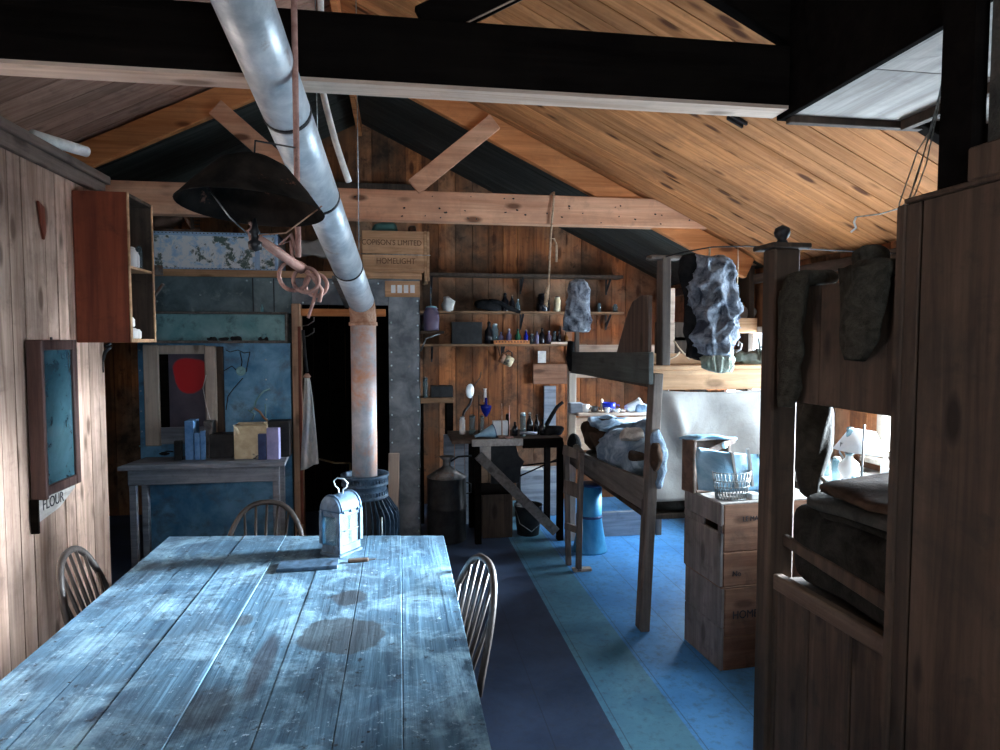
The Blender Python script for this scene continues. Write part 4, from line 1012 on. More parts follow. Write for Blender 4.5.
t = thing('test_tube_rack', 'low wooden rack with dark holes before the coloured bottles', 'rack', tuple(at(512,344,Y=YS-.02)))
a = at(494,343,Y=YS-.02).x; b = at(530,343,Y=YS-.02).x; mb = MB(); mb.box(a,b,YS-.01,YS+.015,zC,zC+.035); emit('block', mb, W_orange, t, .002)
mb = MB()
for k in range(11): mb.lathe([(.0,-.003),(.007,-.002),(.007,.002),(0,.003)], (0,0,0), 8, Matrix.Translation((a+.025+k*(b-a-.05)/10, YS-.012, zC+.02)) @ Matrix.Rotation(PI/2,4,'X'))
emit('holes', mb, M_inkB, t)
mb = MB(); mb.box(at(551,345,Y=YS).x, at(571,345,Y=YS).x, YS, YS+.05, zC, zC+.02); one('lath', mb, W_pale, 'pale slat lying at the right end of the lowest shelf', 'slat', bev=.002)
smallbox('black_crate', 452, 482, 322, 342, YS+.01, .12, M_darktin, 'stack of black trays at the left of the lowest shelf', 'trays', zb=zC)
smallbox('wooden_box', 561, 572, 326, 343, YS+.08, .08, W_crate, 'small brown box behind the amber bottle', 'box', zb=zC)
# middle shelf
mb = MB(); q = at(448,300,Y=YS+.05); mb.loft([((q.x,q.y,zB),.045,.04,0),((q.x,q.y,zB+.05),.06,.05,0),((q.x+.005,q.y,zB+.09),.05,.045,0),((q.x-.01,q.y,zB+.125),.03,.03,0),((q.x-.01,q.y,zB+.135),.02,.02,0)], amp=.02, fr=14); one('cream_jug', mb, M_cream if False else M_paper, 'cream lumpy jug on the middle shelf near the metal post', 'jug')
t = thing('black_gaiters', 'long black leather pieces draped on the middle shelf', 'leather gear', tuple(at(495,306,Y=YS)))
mb = MB(); a = at(478,306,Y=YS).x; mb.pillow((a+.10,YS+.03,zB+.05),.12,.05,.045,ry=R(15),seed=8,amp=.02); emit('lump', mb, M_blackc, t)
mb = MB(); mb.pillow((a+.26,YS+.02,zB+.045),.16,.04,.022,ry=R(22),seed=9,amp=.015); emit('flap', mb, M_blackc, t)
for (px,hp,wp,mt,sh_,lab,stp) in (
    (505,18,8,G_dark,0,'fat black bottle at the centre of the middle shelf',M_iron),
    (512,16,6,G_dark,0,'brown dark bottle right of the fat black one',M_rust),
    (518,12,5,G_clear,0,'small clear bottle with a bright glint on the middle shelf',M_white),
    (543,18,14,G_dark,1,'wide dark jar behind the hanging rope end',M_darktin),
    (557,15,7,M_cream,1,'cream jar with dark lid on the middle shelf',M_darktin),
    (599,9,4,G_clear,1,'tiny clear bottle alone on the dark middle shelf, left of two',M_tin),
    (615,8,5,G_clear,1,'tiny squat bottle alone on the dark middle shelf, right of two',M_tin)):
    bottle(px, zB, YS+.05, hp, wp, mt, lab, sh_, stp)
# near bracket shelf with lavender bottle on metal post
r = thing('corner_shelf', 'small dark shelf on the side of the metal post under the big lilac bottle', 'shelf', (.25, YG, 0)); mb = MB(); z_ = at(430,331,Y=YG+.1).z
mb.box(GX1+.002, GX1+.19, YG+.0, YG+.22, z_-.02, z_); emit('board', mb, W_dark, r, .003); mb = MB(); mb.tube([(GX1+.005,YG+.04,z_-.16),(GX1+.05,YG+.04,z_-.06),(GX1+.16,YG+.04,z_-.02)],.006,6); emit('bracket', mb, M_wire, r)
t = bottle(431.5, z_, YG+.08, 24, 16, G_lav, 'big lilac glass bottle with a tall neck on the small shelf by the metal post', 1, M_panelT)
q = at(431,330,Y=YG+.08)
mb = MB(); mb.tube([(q.x,q.y,z_+.17),(q.x,q.y,z_+.35)],.006,8); emit('glass_rod', mb, G_clear, t)
bottle(423, z_, YG+.12, 16, 7, G_dark, 'narrow dark glass beside the big lilac bottle', 3, M_tin)
# lower left shelf with tin
r = thing('low_shelf', 'short shelf low beside the metal post carrying a dark tin', 'shelf', (.3, 5.6, 0)); zD = at(436,398,Y=5.6).z
x0 = at(419,400,Y=5.6).x; x1 = at(453.5,400,Y=5.6).x; mb = MB(); mb.box(x0,x1,5.6,5.85,zD-.045,zD); emit('board', mb, W_shelf, r, .003)
mb = MB(); mb.box(x1-.06,x1,5.62,5.84,0,zD-.045); mb.box(x0,x0+.04,5.62,5.84,0,zD-.045); emit('side_panel', mb, W_shadowblack, r, .003)
smallbox('square_tin', 431, 453, 386, 398, 5.65, .15, M_darktin, 'dark rectangular tin on the short low shelf', 'tin', zb=zD)
bottle(425, zD, 5.66, 20, 5, G_clear, 'slender clear bottle left of the dark rectangular tin', 3, M_tin)
# hanging mug
t = thing('hanging_mug', 'brown and white enamel mug hanging under the lowest shelf', 'mug', tuple(at(505,360,Y=YS-.03)))
MMug = Matrix.Translation(at(505,359,Y=YS-.02)) @ Euler((R(8),R(118),0)).to_matrix().to_4x4()
mb = MB(); mb.lathe([(.052,-.05),(.050,.0),(.045,.005)], (0,0,0), 20, MMug); emit('dark_rim', mb, M_rust, t)
mb = MB(); mb.lathe([(.050,0),(.046,.07),(.035,.082),(0,.084)], (0,0,0), 20, MMug); emit('white_body', mb, M_cream, t)
mb = MB(); mb.tube([MMug@Vector((-.05,0,-.03)), MMug@Vector((-.085,0,-.01)), MMug@Vector((-.085,0,.03)), MMug@Vector((-.048,0,.05))], .006, 6); emit('handle', mb, M_iron, t)
mb = MB(); a=at(499,350,Y=YS-.02); mb.tube([at(497,346,Y=YS-.0), a, at(500,356,Y=YS-.02)], .004, 6); emit('nail', mb, M_iron, t)
# horizontal board and panels at right of back wall
mb = MB(); mb.pbox(533,364,573,384, 6.225, .03); one('nailed_board', mb, W_crate, 'short board nailed across the back wall by the bunk', 'board', bev=.004)
mb = MB(); mb.pbox(544,386,556,432, 6.225, .03); one('batten', mb, W_grey, 'upright grey slat on the back wall behind the curved hose', 'slat', bev=.003)
mb = MB(); mb.pbox(538,351,546,363, 6.24, .012); one('pinned_card', mb, M_paper, 'pale card pinned under the right end of the lowest shelf', 'card')
# work bench
wz = .825
w = thing('work_bench', 'dark narrow bench with a pale front board, crowded with glassware', 'bench', (.89, 5.2, 0))
xa = at(452,436,Y=5.0).x; xb = at(562,436,Y=5.0).x
mb = MB(); mb.box(xa, xb, 4.98, 5.52, wz-.03, wz); emit('top', mb, W_dark, w, .003)
mb = MB(); mb.box(at(472,440,Y=4.96).x, at(523,440,Y=4.96).x, 4.955, 4.98, wz-.05, wz+.004); o = emit('front_board', mb, W_white, w, .003); o['label'] = 'pale front board'
mb = MB(); mb.box(at(523,440,Y=4.96).x, xb, 4.965, 4.98, wz-.075, wz); emit('apron', mb, W_shadowblack, w, .003)
for px in (478, 560):
    for yy in (5.0, 5.46):
        x = at(px,480,Y=5.0).x; mb = MB(); mb.box(x-.025,x+.025,yy-.025,yy+.025,0,wz-.03); emit('leg', mb, W_shadowblack, w, .003)
mb = MB(); mb.pbox(480,445,491,463, 4.965, .015); emit('pale_block', mb, W_white, w, .002)
mb = MB(); mb.beam(at(478,455,Y=4.97), at(556,532,Y=4.97), .03, .075); o = emit('brace', mb, W_railY, w, .003)
mb = MB(); mb.beam(at(520,476,Y=5.45), at(560,458,Y=5.45), .01,.012); mb.beam(at(520,466,Y=5.45), at(560,461,Y=5.45), .01,.012); emit('stretcher', mb, W_shadowblack, w, .001)
mb = MB(); mb.prism([(0,0),(.23,0),(.24,.12),(.27,.17),(.22,.22),(.20,.30),(0,.30)], Matrix(((1,0,0,at(491,475,Y=5.05).x),(0,0,1,5.05),(0,1,0,.46),(0,0,0,1))), .015); one('black_sheet', mb, M_darktin, 'ragged black sheet hanging under the work bench', 'sheet')
# funnel
t = thing('tin_funnel', 'pale blue tin funnel lying on the bench edge', 'funnel', tuple(at(487,437,Y=5.03)))
MF = Matrix.Translation(at(494,431,Y=5.05)) @ Euler((0,R(-103),R(8))).to_matrix().to_4x4()
mb = MB(); mb.lathe([(.052,0),(.054,.004),(.016,.12),(.010,.16),(.009,.16),(.013,.118),(.050,.006),(.048,0)], (0,0,0), 20, MF); emit('cone', mb, M_panelT if False else M_bluecl, t)
mb = MB(); mb.tube([MF @ Vector((.053*math.cos(2*PI*k/20), .053*math.sin(2*PI*k/20), 0)) for k in range(20)], .004, 6, closed=True); emit('rim', mb, M_navy, t)
# glassware on bench
for (px,py,hp,wp,mt,sh_,lab,stp,yy) in (
    (462,0,18,6,M_china,1,'white jar at the dark left end of the bench',M_tin,5.3),
    (472,0,20,6,G_clear,3,'clear tube standing left of the blue flask on the bench',M_tin,5.25),
    (482,0,20,4,G_clear,3,'slender clear tube beside the blue flask on the bench',M_tin,5.2),
    (523,0,24,6,G_clear,3,'tall clear cylinder in the middle of the bench clutter',M_white,5.1),
    (515,0,14,6,G_dark,0,'dark bottle right of the thin upright rods on the bench',M_iron,5.15),
    (530,0,22,7,G_dark,0,'tall black bottle right of the clear cylinder on the bench',M_white,5.2),
    (537,0,20,6,G_dark,0,'black bottle with a grey stopper, next to last on the bench',M_tin,5.2),
    (508,0,20,5,G_dark,3,'black tube behind the thin upright rods on the bench',M_iron,5.28),
    (543,0,16,6,G_dark,0,'smallest black bottle at the right of the bench clutter',M_iron,5.15)):
    bottle(px, wz, yy, hp, wp, mt, lab, sh_, stp)
t = thing('blue_flask', 'round cobalt blue flask held on a stand above the bench', 'flask', tuple(at(486,410,Y=5.2)))
mb = MB(); mb.lathe([(.0,-.06),(.015,-.045),(.036,-.01),(.045,.02),(.045,.035),(.012,.045),(.010,.10)], tuple(at(486,410,Y=5.2)), 20); emit('flask_body', mb, G_blue, t)
q = at(479,434,Y=5.22); mb = MB(); mb.tube([(q.x,5.22,wz),(q.x,5.22,wz+.33)],.005,8); mb.box(q.x-.05,q.x+.05,5.18,5.26,wz,wz+.012); mb.tube([(q.x,5.22,at(486,405,Y=5.2).z),(at(486,405,Y=5.2).x,5.2,at(486,405,Y=5.2).z)],.005,6); emit('stand', mb, M_iron, t)
mb = MB(); q = at(485,402,Y=5.24); mb.lathe([(.012,0),(.012,.10),(.016,.11)], (q.x,5.24,q.z), 12); emit('tube_neck', mb, M_china, t)
for i,(px,lab,mt,hh) in enumerate(((503,'rusty upright rod stand behind the bench edge',M_rust,.27),(509.5,'pink upright rod on a small foot at the bench edge',M_rustP,.26))):
    t = thing('rod_stand', lab, 'rod stand', (at(px,436,Y=5.03).x,5.03 if i else 5.08,wz)); q = t.location
    mb = MB(); mb.tube([(q.x,q.y,wz+.01),(q.x-.002,q.y,wz+hh)],[.006,.003],8); emit('rod', mb, mt, t); mb = MB(); mb.box(q.x-.03,q.x+.03,q.y-.025,q.y+.025,wz,wz+.014); emit('foot', mb, mt, t, .002)
smallbox('pale_packet', 493, 508, 421, 430, 5.18, .06, M_white, 'pale packet behind the two rod stands', 'packet', zb=wz)
mb = MB(); mb.tube([at(520,433,Y=5.06)+Vector((0,0,0)), at(537,433,Y=5.06)], .012, 10); one('wooden_roller', mb, W_grey, 'small grey roller lying at the front of the bench', 'roller')
mb = MB(); q = at(541,423,Y=5.3); mb.tube([(q.x,5.2,wz+.03),(q.x+.03,5.2,wz+.03)],.012,8); mb.tube([(q.x+.015,5.2,wz),(q.x+.015,5.2,wz+.03)],.01,8); one('yellow_tap', mb, M_cream, 'small yellowish tap at the right of the bench', 'tap')
mb = MB(); mb.tube([(at(547,424,Y=5.3).x,5.3,wz), at(547,424,Y=5.3), at(552,415,Y=5.3), at(557,407,Y=5.3), at(563,402,Y=5.3)], [.02,.02,.018,.016,.014], 10); one('curved_horn', mb, M_blackc, 'curved black horn rising at the right of the bench', 'horn')
t = thing('clutter_heap', 'heap of dark cloth at the right end of the bench', 'cloth heap', (at(553,432,Y=5.2).x,5.2,wz)); mb = MB(); q=t.location; mb.pillow((q.x,q.y,wz+.03),.09,.09,.035,seed=12,amp=.02); emit('cloth', mb, M_blackc, t)
t = thing('round_wall_gauge', 'white round gauge on a dark bent arm at the back wall', 'gauge', tuple(at(470,391,Y=5.9)))
mb = MB(); mb.lathe([(.0,-.01),(.045,-.008),(.048,.004),(.0,.008)], (0,0,0), 20, Matrix.Translation(at(470,391,Y=5.9)) @ Euler((R(90),0,R(35))).to_matrix().to_4x4() @ Matrix.Scale(1.4,4,(0,1,0))); emit('dial', mb, M_white, t)
mb = MB(); mb.tube([at(472,396,Y=5.92), at(470,404,Y=5.92), at(464,412,Y=5.9), at(462,420,Y=5.8), (at(462,420,Y=5.6).x,5.45,wz)], .012, 8); mb.tube([at(472,388,Y=5.92), at(480,378,Y=6.0), at(481,372,Y=6.24)], .004,6); emit('arm', mb, M_iron, t)
# under bench / drum
t = thing('dark_drum', 'black drum with a funnel lid in the dark corner left of the bench', 'drum', (at(447,530,Y=5.15).x, 5.15, 0))
q = t.location; mb = MB(); mb.lathe([(.15,0),(.155,.01),(.155,.26),(.16,.27),(.155,.28),(.155,.50),(.16,.51)], (q.x,q.y,0), 28); emit('body', mb, M_darktin, t)
mb = MB(); mb.lathe([(.16,.51),(.05,.58),(.03,.60),(.03,.64),(.06,.67)], (q.x,q.y,0), 24); emit('funnel_lid', mb, M_tin, t)
mb = MB(); mb.tube([(q.x+.155,q.y-.02,.46),(q.x+.19,q.y-.03,.45),(q.x+.19,q.y-.03,.38),(q.x+.155,q.y-.02,.37)],.006,6); emit('handle', mb, M_iron, t)
mb = MB(); mb.tube([(q.x+.03,q.y,.63),(q.x+.09,q.y,.665),(q.x+.20,q.y,.67)],.008,6); emit('hose', mb, M_iron, t)
mb = MB(); boards_v(mb, at(444,480,Y=5.5).x, at(474,480,Y=5.5).x, .09, lambda m,a,b: m.box(a,b,5.56,5.585,0,wz-.04)); one('upright_planks', mb, W_grey, 'grey upright planks behind the black drum', 'planks', bev=.002)
t = thing('plank_box', 'low dark box on the floor under the work bench', 'box', (at(497,520,Y=5.15).x, 5.2, 0)); xq = at(482,520,Y=5.15).x; xr = at(512,520,Y=5.15).x
mb = MB(); mb.box(xq,xr,5.12,5.42,0,.36); emit('body', mb, W_dark, t, .004); mb = MB(); mb.box(xq-.01,xr+.01,5.10,5.43,.36,.385); emit('lid', mb, W_shadowblack, t, .003)
t = thing('wire_pail', 'dark pail with a wire handle under the bench', 'pail', (at(528,535,Y=5.2).x, 5.2, 0)); q=t.location
mb = MB(); mb.lathe([(.09,0),(.115,.24),(.12,.245),(.108,.24),(.085,.01),(0,.01)], (q.x,q.y,0), 20); emit('body', mb, M_darktin, t)
mb = MB(); mb.tube([(q.x-.115,q.y,.235),(q.x-.09,q.y-.12,.12),(q.x,q.y-.15,.06),(q.x+.09,q.y-.12,.12),(q.x+.115,q.y,.235)],.004,6); emit('handle', mb, M_wire, t)
mb = MB(); mb.box(at(520,480,Y=5.7).x, at(562,480,Y=5.7).x, 5.70, 5.9, 0, .42); one('back_chest', mb, W_grey, 'grey chest against the back wall behind the bench legs', 'chest', bev=.008)
smallbox('newspaper_pack', 520, 543, 468, 492, 5.72, .1, M_paper, 'pale bundle of papers on the chest behind the bench', 'papers', zb=.42)
#@@END3
#@@BUNK
BX0, BX1, BY0, BY1 = 1.31, 2.10, 3.34, 5.05
b = thing('bunk_bed', 'weathered two-tier bunk in the middle of the hut with a canvas hung over its foot', 'bunk bed', (1.7, 4.2, 0))
def bp(name, boxes, mat, bev=.004, lab=None):
    mb = MB()
    for q in boxes: mb.box(*q)
    o = emit(name, mb, mat, b, bev)
    if lab: o['label'] = lab
    return o
mb = MB(); mb.beam((1.315,3.36,0),(1.375,3.36,1.42),.055,.085,0); emit('post', mb, W_post, b, .005)
mb = MB(); a0 = at(663,372,Y=3.42); a1 = at(664,258,Y=3.42); mb.beam(a0,a1,.05,.085); mb.box(a1.x-.09,a1.x+.09,3.38,3.46,a1.z-.01,a1.z+.012); emit('post', mb, W_post, b, .005)
bp('post', [(1.31,1.37,4.95,5.01,0,1.40)], W_paleZ, lab='pale upright at the head end')
bp('post', [(2.06,2.11,3.36,3.41,0,1.9)], W_post); bp('post', [(2.06,2.11,4.99,5.04,0,1.9)], W_post)
M = Matrix(((0,0,1,1.318),(1,0,0,0),(0,1,0,0),(0,0,0,1)))
mb = MB(); mb.prism([(3.38,.66),(4.99,.62),(4.99,.74),(4.80,.80),(4.55,.77),(3.9,.80),(3.38,.84)], M, .025); emit('side_rail', mb, W_railY, b, .003)
mb = MB(); mb.prism([(3.32,1.36),(4.98,1.34),(4.98,1.505),(3.32,1.535)], M, .028); emit('side_rail', mb, wood('dark_rail',(.07,.085,.085),(.14,.165,.16),'Y',.7,.1,grime=.4,knots=.4), b, .003)
mb = MB(); mb.prism([(3.34,1.535),(3.86,1.51),(3.76,1.64),(3.66,1.76),(3.58,1.82),(3.45,1.845),(3.34,1.84)], M, .024); o = emit('guard_board', mb, wood('guard_wood',(.07,.045,.035),(.17,.12,.095),'Z',.6,.1,grime=.3), b, .004); o['label'] = 'tapered upright board above the upper side rail'
bp('mattress_base', [(1.345,2.09,3.40,4.99,1.34,1.37)], W_dark); bp('mattress_base', [(1.345,2.09,3.40,4.99,.60,.63)], W_dark)
bp('end_board', [(1.345,2.06,4.99,5.02,.72,.98)], W_pale, lab='pale board at the head of the lower berth')
bp('end_board', [(1.345,2.06,4.99,5.02,1.34,1.56)], W_pale)
zsh = at(612,412,Y=4.85).z
bp('end_shelf', [(1.345,2.06,4.80,5.02,zsh-.025,zsh)], W_pale, lab='pale shelf at the head of the lower berth')
bp('ledge_strip', [(1.345,2.06,4.99,5.02,1.30,1.345)], W_pale)
bp('block', [(1.30,1.40,4.86,4.95,1.03,1.11)], W_grey)
bp('foot_board', [(1.36,2.12,3.37,3.40,1.325,1.435)], W_crateL, lab='bright orange tinged board over the canvas')
bp('foot_board', [(1.36,2.12,3.37,3.62,1.435,1.46)], W_crateL)
bp('foot_board', [(1.36,2.12,3.62,3.64,1.46,1.52)], W_crateL)
bp('floor_plinth', [(1.40,2.1,5.02,5.06,0,.20)], W_grey)
# canvas
def P(u, v):
    p = Vector((1.352 + .775*u, 3.358, 1.33 - .62*v))
    p.y -= .018*math.sin(3.0*v+1)*math.sin(PI*u) + .014*math.sin(7*u+5*v) + .010*math.sin(13*u-6*v)+ .03*math.exp(-((u-.12-.25*v)/.05)**2)*math.sin(PI*min(1,v*1.6)); p.z += -.018*math.sin(PI*u)*(1-v)
    return p
mb = MB(); mb.sheet(P, 44, 30, .004); one('canvas_sheet', mb, M_canvas, 'pale canvas sheet stretched under the foot board of the middle bunk', 'canvas')
# berth bedding
mb = MB(); mb.pillow((1.70,4.12,.70), .34,.72,.075,ex=.3,seed=21,amp=.02); one('straw_mattress', mb, M_blanketD, 'thin mattress in the lower berth of the middle bunk', 'mattress')
mb = MB(); mb.pillow((1.53,4.66,.90), .17,.18,.10,seed=22,amp=.03,ry=R(-12)); one('brown_pillow', mb, M_leather if False else M_coat, 'brown and blue pillow at the head of the lower berth', 'pillow')
mb = MB(); mb.pillow((1.56,4.62,.98), .17,.17,.035,seed=24,amp=.03); one('folded_blanket', mb, M_blanket, 'folded blue grey blanket laid over the brown pillow', 'blanket')
mb = MB(); mb.pillow((1.60,4.05,.86), .25,.46,.15,seed=23,amp=.06,fr=7,ex=.7); one('rumpled_blanket', mb, M_blanket, 'rumpled patterned blue blanket in the lower berth', 'blanket')
mb = MB(); mb.pillow(tuple(at(631,434,Y=3.85)), .06,.07,.03,seed=25,amp=.03,fr=16); one('fur_piece', mb, M_skin, 'pale furry piece on the rumpled blue blanket', 'fur')
mb = MB(); mb.pillow(tuple(at(636,457,Y=3.55)), .05,.06,.03,seed=26,amp=.02); one('fur_hat', mb, M_coat, 'brown cap at the near end of the lower berth', 'cap')
mb = MB(); mb.pillow(tuple(at(574,441,Y=4.9)), .04,.04,.05,seed=27,amp=.02); one('black_bundle', mb, M_blackc, 'black bundle in the far corner of the lower berth', 'bundle')
mb = MB(); mb.pillow((1.50,4.30,1.43), .13,.35,.055,seed=28,amp=.04); one('dark_bedding', mb, M_blanketD, 'dark bedding lying in the upper berth', 'bedding')
mb = MB(); mb.tube([at(572,342,Y=4.95), at(570,358,Y=4.93), at(573,370,Y=4.93)], .035, 10); one('dark_strap', mb, M_blackc, 'dark cloth strip hanging at the far corner of the upper berth', 'cloth')
# crockery on the berth shelf
def cup(px, r, h, mat, lab, name='enamel_cup', cat='cup', y=4.88):
    x = at(px,405,Y=y).x; t = thing(name, lab, cat, (x,y,zsh)); mb = MB(); mb.lathe([(r*.7,0),(r*.9,h*.3),(r,h),(r*.93,h),(r*.8,h*.3),(0,h*.15)], (x,y,zsh), 16); emit('cup_body', mb, mat, t)
    mb = MB(); mb.tube([(x+r*.9,y,zsh+h*.8),(x+r*1.6,y,zsh+h*.7),(x+r*1.5,y,zsh+h*.3),(x+r*.85,y,zsh+h*.25)], .004, 6); emit('handle', mb, mat, t)
cup(585,.035,.06,M_china,'white cup at the left end of the berth shelf')
cup(594,.030,.045,M_tin,'grey cup second from the left on the berth shelf')
cup(609,.052,.07,M_navy if False else mottle('cobalt_enamel',(.01,.03,.50),(.03,.08,.75),None,9,.3),'cobalt blue bowl on the berth shelf','enamel_bowl','bowl')
cup(607,.022,.04,M_china,'small white cup before the cobalt blue bowl', y=4.82)
cup(616,.035,.03,M_china,'shallow white dish right of the cobalt blue bowl','shallow_dish','dish',4.83)
t = thing('enamel_jug', 'tilted white and blue jug at the right of the berth shelf', 'jug', (at(632,405,Y=4.86).x,4.86,zsh)); q=t.location
MJ = Matrix.Translation((q.x,q.y,zsh+.035)) @ Euler((0,R(65),0)).to_matrix().to_4x4()
mb = MB(); mb.lathe([(.035,-.05),(.04,-.02),(.038,.05),(.045,.08),(.04,.08),(.03,.0)], (0,0,0), 16, MJ); emit('jug_body', mb, M_china, t); mb = MB(); mb.tube([MJ@Vector((.04,0,.05)),MJ@Vector((.075,0,.03)),MJ@Vector((.04,0,-.03))],.005,6); emit('handle', mb, M_navy, t)
mb = MB(); q=at(603,398,Y=4.9); mb.lathe([(.008,0),(.012,.01),(.008,.03),(.012,.045),(0,.05)], (q.x,4.93,zsh+.0), 10); mb.v=[Vector((v.x,v.y,zsh+(v.z-zsh)*2)) for v in mb.v]; one('china_figure', mb, M_cream, 'tiny cream upright figure behind the cobalt blue bowl', 'figure')
mb = MB(); q=at(641,408,Y=4.84); mb.pillow((q.x,4.84,zsh+.03),.05,.05,.03,seed=31,amp=.015); one('blue_rag', mb, M_blanket, 'blue rag at the right end of the berth shelf', 'rag')
# head end hanging hood
p = at(577,300,Y=4.85)
def loftpx(rows, Y, dep, amp=.012, fr=9, seed=1, fold=0, nf=7, n=30, ex=1, crease=0, step=2.2):
    secs = []; rr = []
    for q0, q1 in zip(rows[:-1], rows[1:]):
        k_ = max(1, int((q1[0]-q0[0])/step))
        rr += [tuple(q0[j]+(q1[j]-q0[j])*i_/k_ for j in range(3)) for i_ in range(k_)]
    rows = rr + [rows[-1]]
    for (py, a, c) in rows:
        A = at(a,py,Y=Y); B = at(c,py,Y=Y); secs.append((((A.x+B.x)/2, Y, A.z), (B.x-A.x)/2, dep, 0))
    nn = len(secs); secs = [(c, a_*(.75 if i_ in (0, nn-1) else 1), b_*(.6 if i_ in (0,nn-1) else 1), r_) for i_, (c,a_,b_,r_) in enumerate(secs)]
    mb = MB(); mb.loft(secs, n=n, amp=amp, fr=fr, seed=seed, fold=fold, nf=nf, ex=ex, crease=crease); return mb
mb = loftpx(((279,576,583),(283,571,588),(295,569,589),(310,566,590),(322,563,591),(332,562,591)), 4.86, .07, .01, 12, 5, .03, 5, 64, crease=.022)
one('hooded_smock', mb, M_trous, 'grey blotched hood draped over the far corner of the upper berth', 'hood')
mb = MB(); q0=at(577,332,Y=4.86); mb.beam((q0.x,4.86,1.37),(q0.x,4.86,1.75),.03,.03); one('stake', mb, W_post, 'short stake under the grey blotched hood', 'stake')
# trousers
t = thing('windproof_trousers', 'grey crumpled windproof trousers hanging from the roof by the bunk', 'trousers', tuple(at(712,300,Y=3.22)))
rows = ((256,697,722),(262,694,733),(275,693,737),(290,694,739),(305,694,738),(320,695,737),(335,696,736),(348,700,734),(356,702,733))
mb = loftpx(rows, 3.20, .06, .014, 14, 3, .045, 7, 120, crease=.042); 
mb2 = mb
emit('legs', mb, M_trous, t)
mb = loftpx(((354,703,733),(360,702,734),(366,704,733),(372,706,732)), 3.20, .05, .01, 20, 4, .08, 13, 96, crease=.02); o = emit('cuff', mb, M_cuff, t); o['label'] = 'greenish gathered cuff'
mb = MB(); mb.tube([at(737,285,Y=3.2), at(738,265,Y=3.2), at(738,248,Y=3.2)], .004, 6); mb.tube([at(709,258,Y=3.2), at(710,248,Y=3.2)],.006,6); emit('braces', mb, M_rope, t)
mb = loftpx(((256,684,697),(270,683,700),(300,684,702),(330,685,704),(350,686,708),(361,687,709)), 3.26, .05, .03, 9, 8, .05, 7, 32)
one('black_stocking', mb, M_blackc, 'black garment hanging just left of the grey crumpled trousers', 'garment')
mb = MB(); mb.tube([at(684,252,Y=3.26),at(712,247,Y=3.22),at(745,246,Y=3.2),(2.68,3.2,2.07)], .004, 6); mb.tube([at(684,252,Y=3.26),(1.42,3.42,2.05)],.004,6); one('clothes_line', mb, M_iron, 'cord carrying the trousers beside the bunk post', 'cord')
# small stuff above the foot board
mb = MB(); mb.pbox(668,288,675,325, 3.7, .02); mb.box(at(668,325,Y=3.7).x, at(675,325,Y=3.7).x, 3.70,3.72,1.37,1.70); one('lath', mb, W_pale, 'narrow pale upright slat right of the dark bunk post', 'slat', bev=.002)
mb = MB(); mb.pbox(656,322,690,341, 3.9, .025); mb.box(at(656,341,Y=3.9).x, at(690,341,Y=3.9).x, 3.9,3.925,1.37,1.62); one('inner_board', mb, W_dark, 'dark board inside the upper berth behind the black garment', 'board', bev=.003)
mb = MB(); mb.lathe([(.02,0),(.02,.085),(.0,.088)], (at(637,302,Y=4.6).x,4.6,1.37), 12); mb.v=[Vector((v.x,v.y,1.37+(v.z-1.37)*5.3)) for v in mb.v]; one('candle_tube', mb, M_china, 'pale upright tube standing in the upper berth', 'tube')
def squig(name, pts, Y, r, mat, lab, cat):
    mb = MB(); mb.tube([at(x,y,Y=Y) for x,y in pts], r, 6); return one(name, mb, mat, lab, cat)
squig('bent_wire', ((674,341),(679,348),(686,356),(690,360)), 3.5, .005, M_rope, 'pale bent cord left of the black garment on the foot board', 'cord')
squig('bent_wire', ((661,366),(668,360),(676,356),(680,352)), 3.45, .005, M_rope, 'second pale cord lying on the foot board near the post', 'cord')
mb = MB(); mb.pillow(tuple(at(746,357,Y=3.55)), .09,.06,.035,seed=41,amp=.03,fr=14); one('grey_rag', mb, M_cuff, 'grey rag on the foot board right of the trousers', 'rag')
mb = MB()
q=at(763,352,Y=3.48)
for k in range(7):
    a_=k*.9; mb.tube([q+Vector((.02*math.cos(a_),.0,-.05)), q+Vector((.035*math.cos(a_+1),.02*math.sin(a_),.02)), q+Vector((.03*math.cos(a_+2),.0,.05*math.sin(a_*2)+.03))], .006, 6)
one('rope_tangle', mb, M_cuff, 'tangle of pale line at the right end of the foot board', 'rope')
squig('hooked_wire', ((736,352),(741,349),(742,344),(739,341),(738,346)), 3.45, .005, M_white, 'little white wire hook right of the trousers', 'wire')
# shelves behind the bunk top
r = thing('rear_shelves', 'pale plank shelving behind the grey trousers near the right wall', 'shelves', (2.3, 4.75, 1.2)); mb = MB()
for (y0,y1) in ((261,265),(318,333)):
    mb = MB(); mb.box(at(700,y0,Y=4.62).x, 2.70, 4.62, 4.84, at(750,y1,Y=4.62).z, at(750,y0,Y=4.62).z); emit('shelf_board', mb, W_crateL, r, .003)
mb = MB(); mb.box(at(700,300,Y=4.62).x, 2.70, 4.84, 4.86, 1.2, at(750,261,Y=4.62).z); emit('back_panel', mb, W_back, r)
mb = MB(); mb.box(at(704,300,Y=4.62).x, at(704,300,Y=4.62).x+.04, 4.64, 4.84, 1.2, at(750,261,Y=4.62).z); mb.box(2.64,2.68,4.64,4.84,1.2,at(750,261,Y=4.62).z); emit('upright', mb, W_dark, r)
zr = at(750,318,Y=4.62).z
for px,hp,wp,mt,lab in ((741,18,8,G_amber,'amber jar on the shelving right of the trousers'),(752,17,5,G_dark,'left dark bottle on the rear plank shelving'),(758,19,5,G_dark,'right dark bottle on the rear plank shelving')):
    bottle(px, zr, 4.72, hp, wp, mt, lab, 1 if mt is G_amber else 0, M_iron)
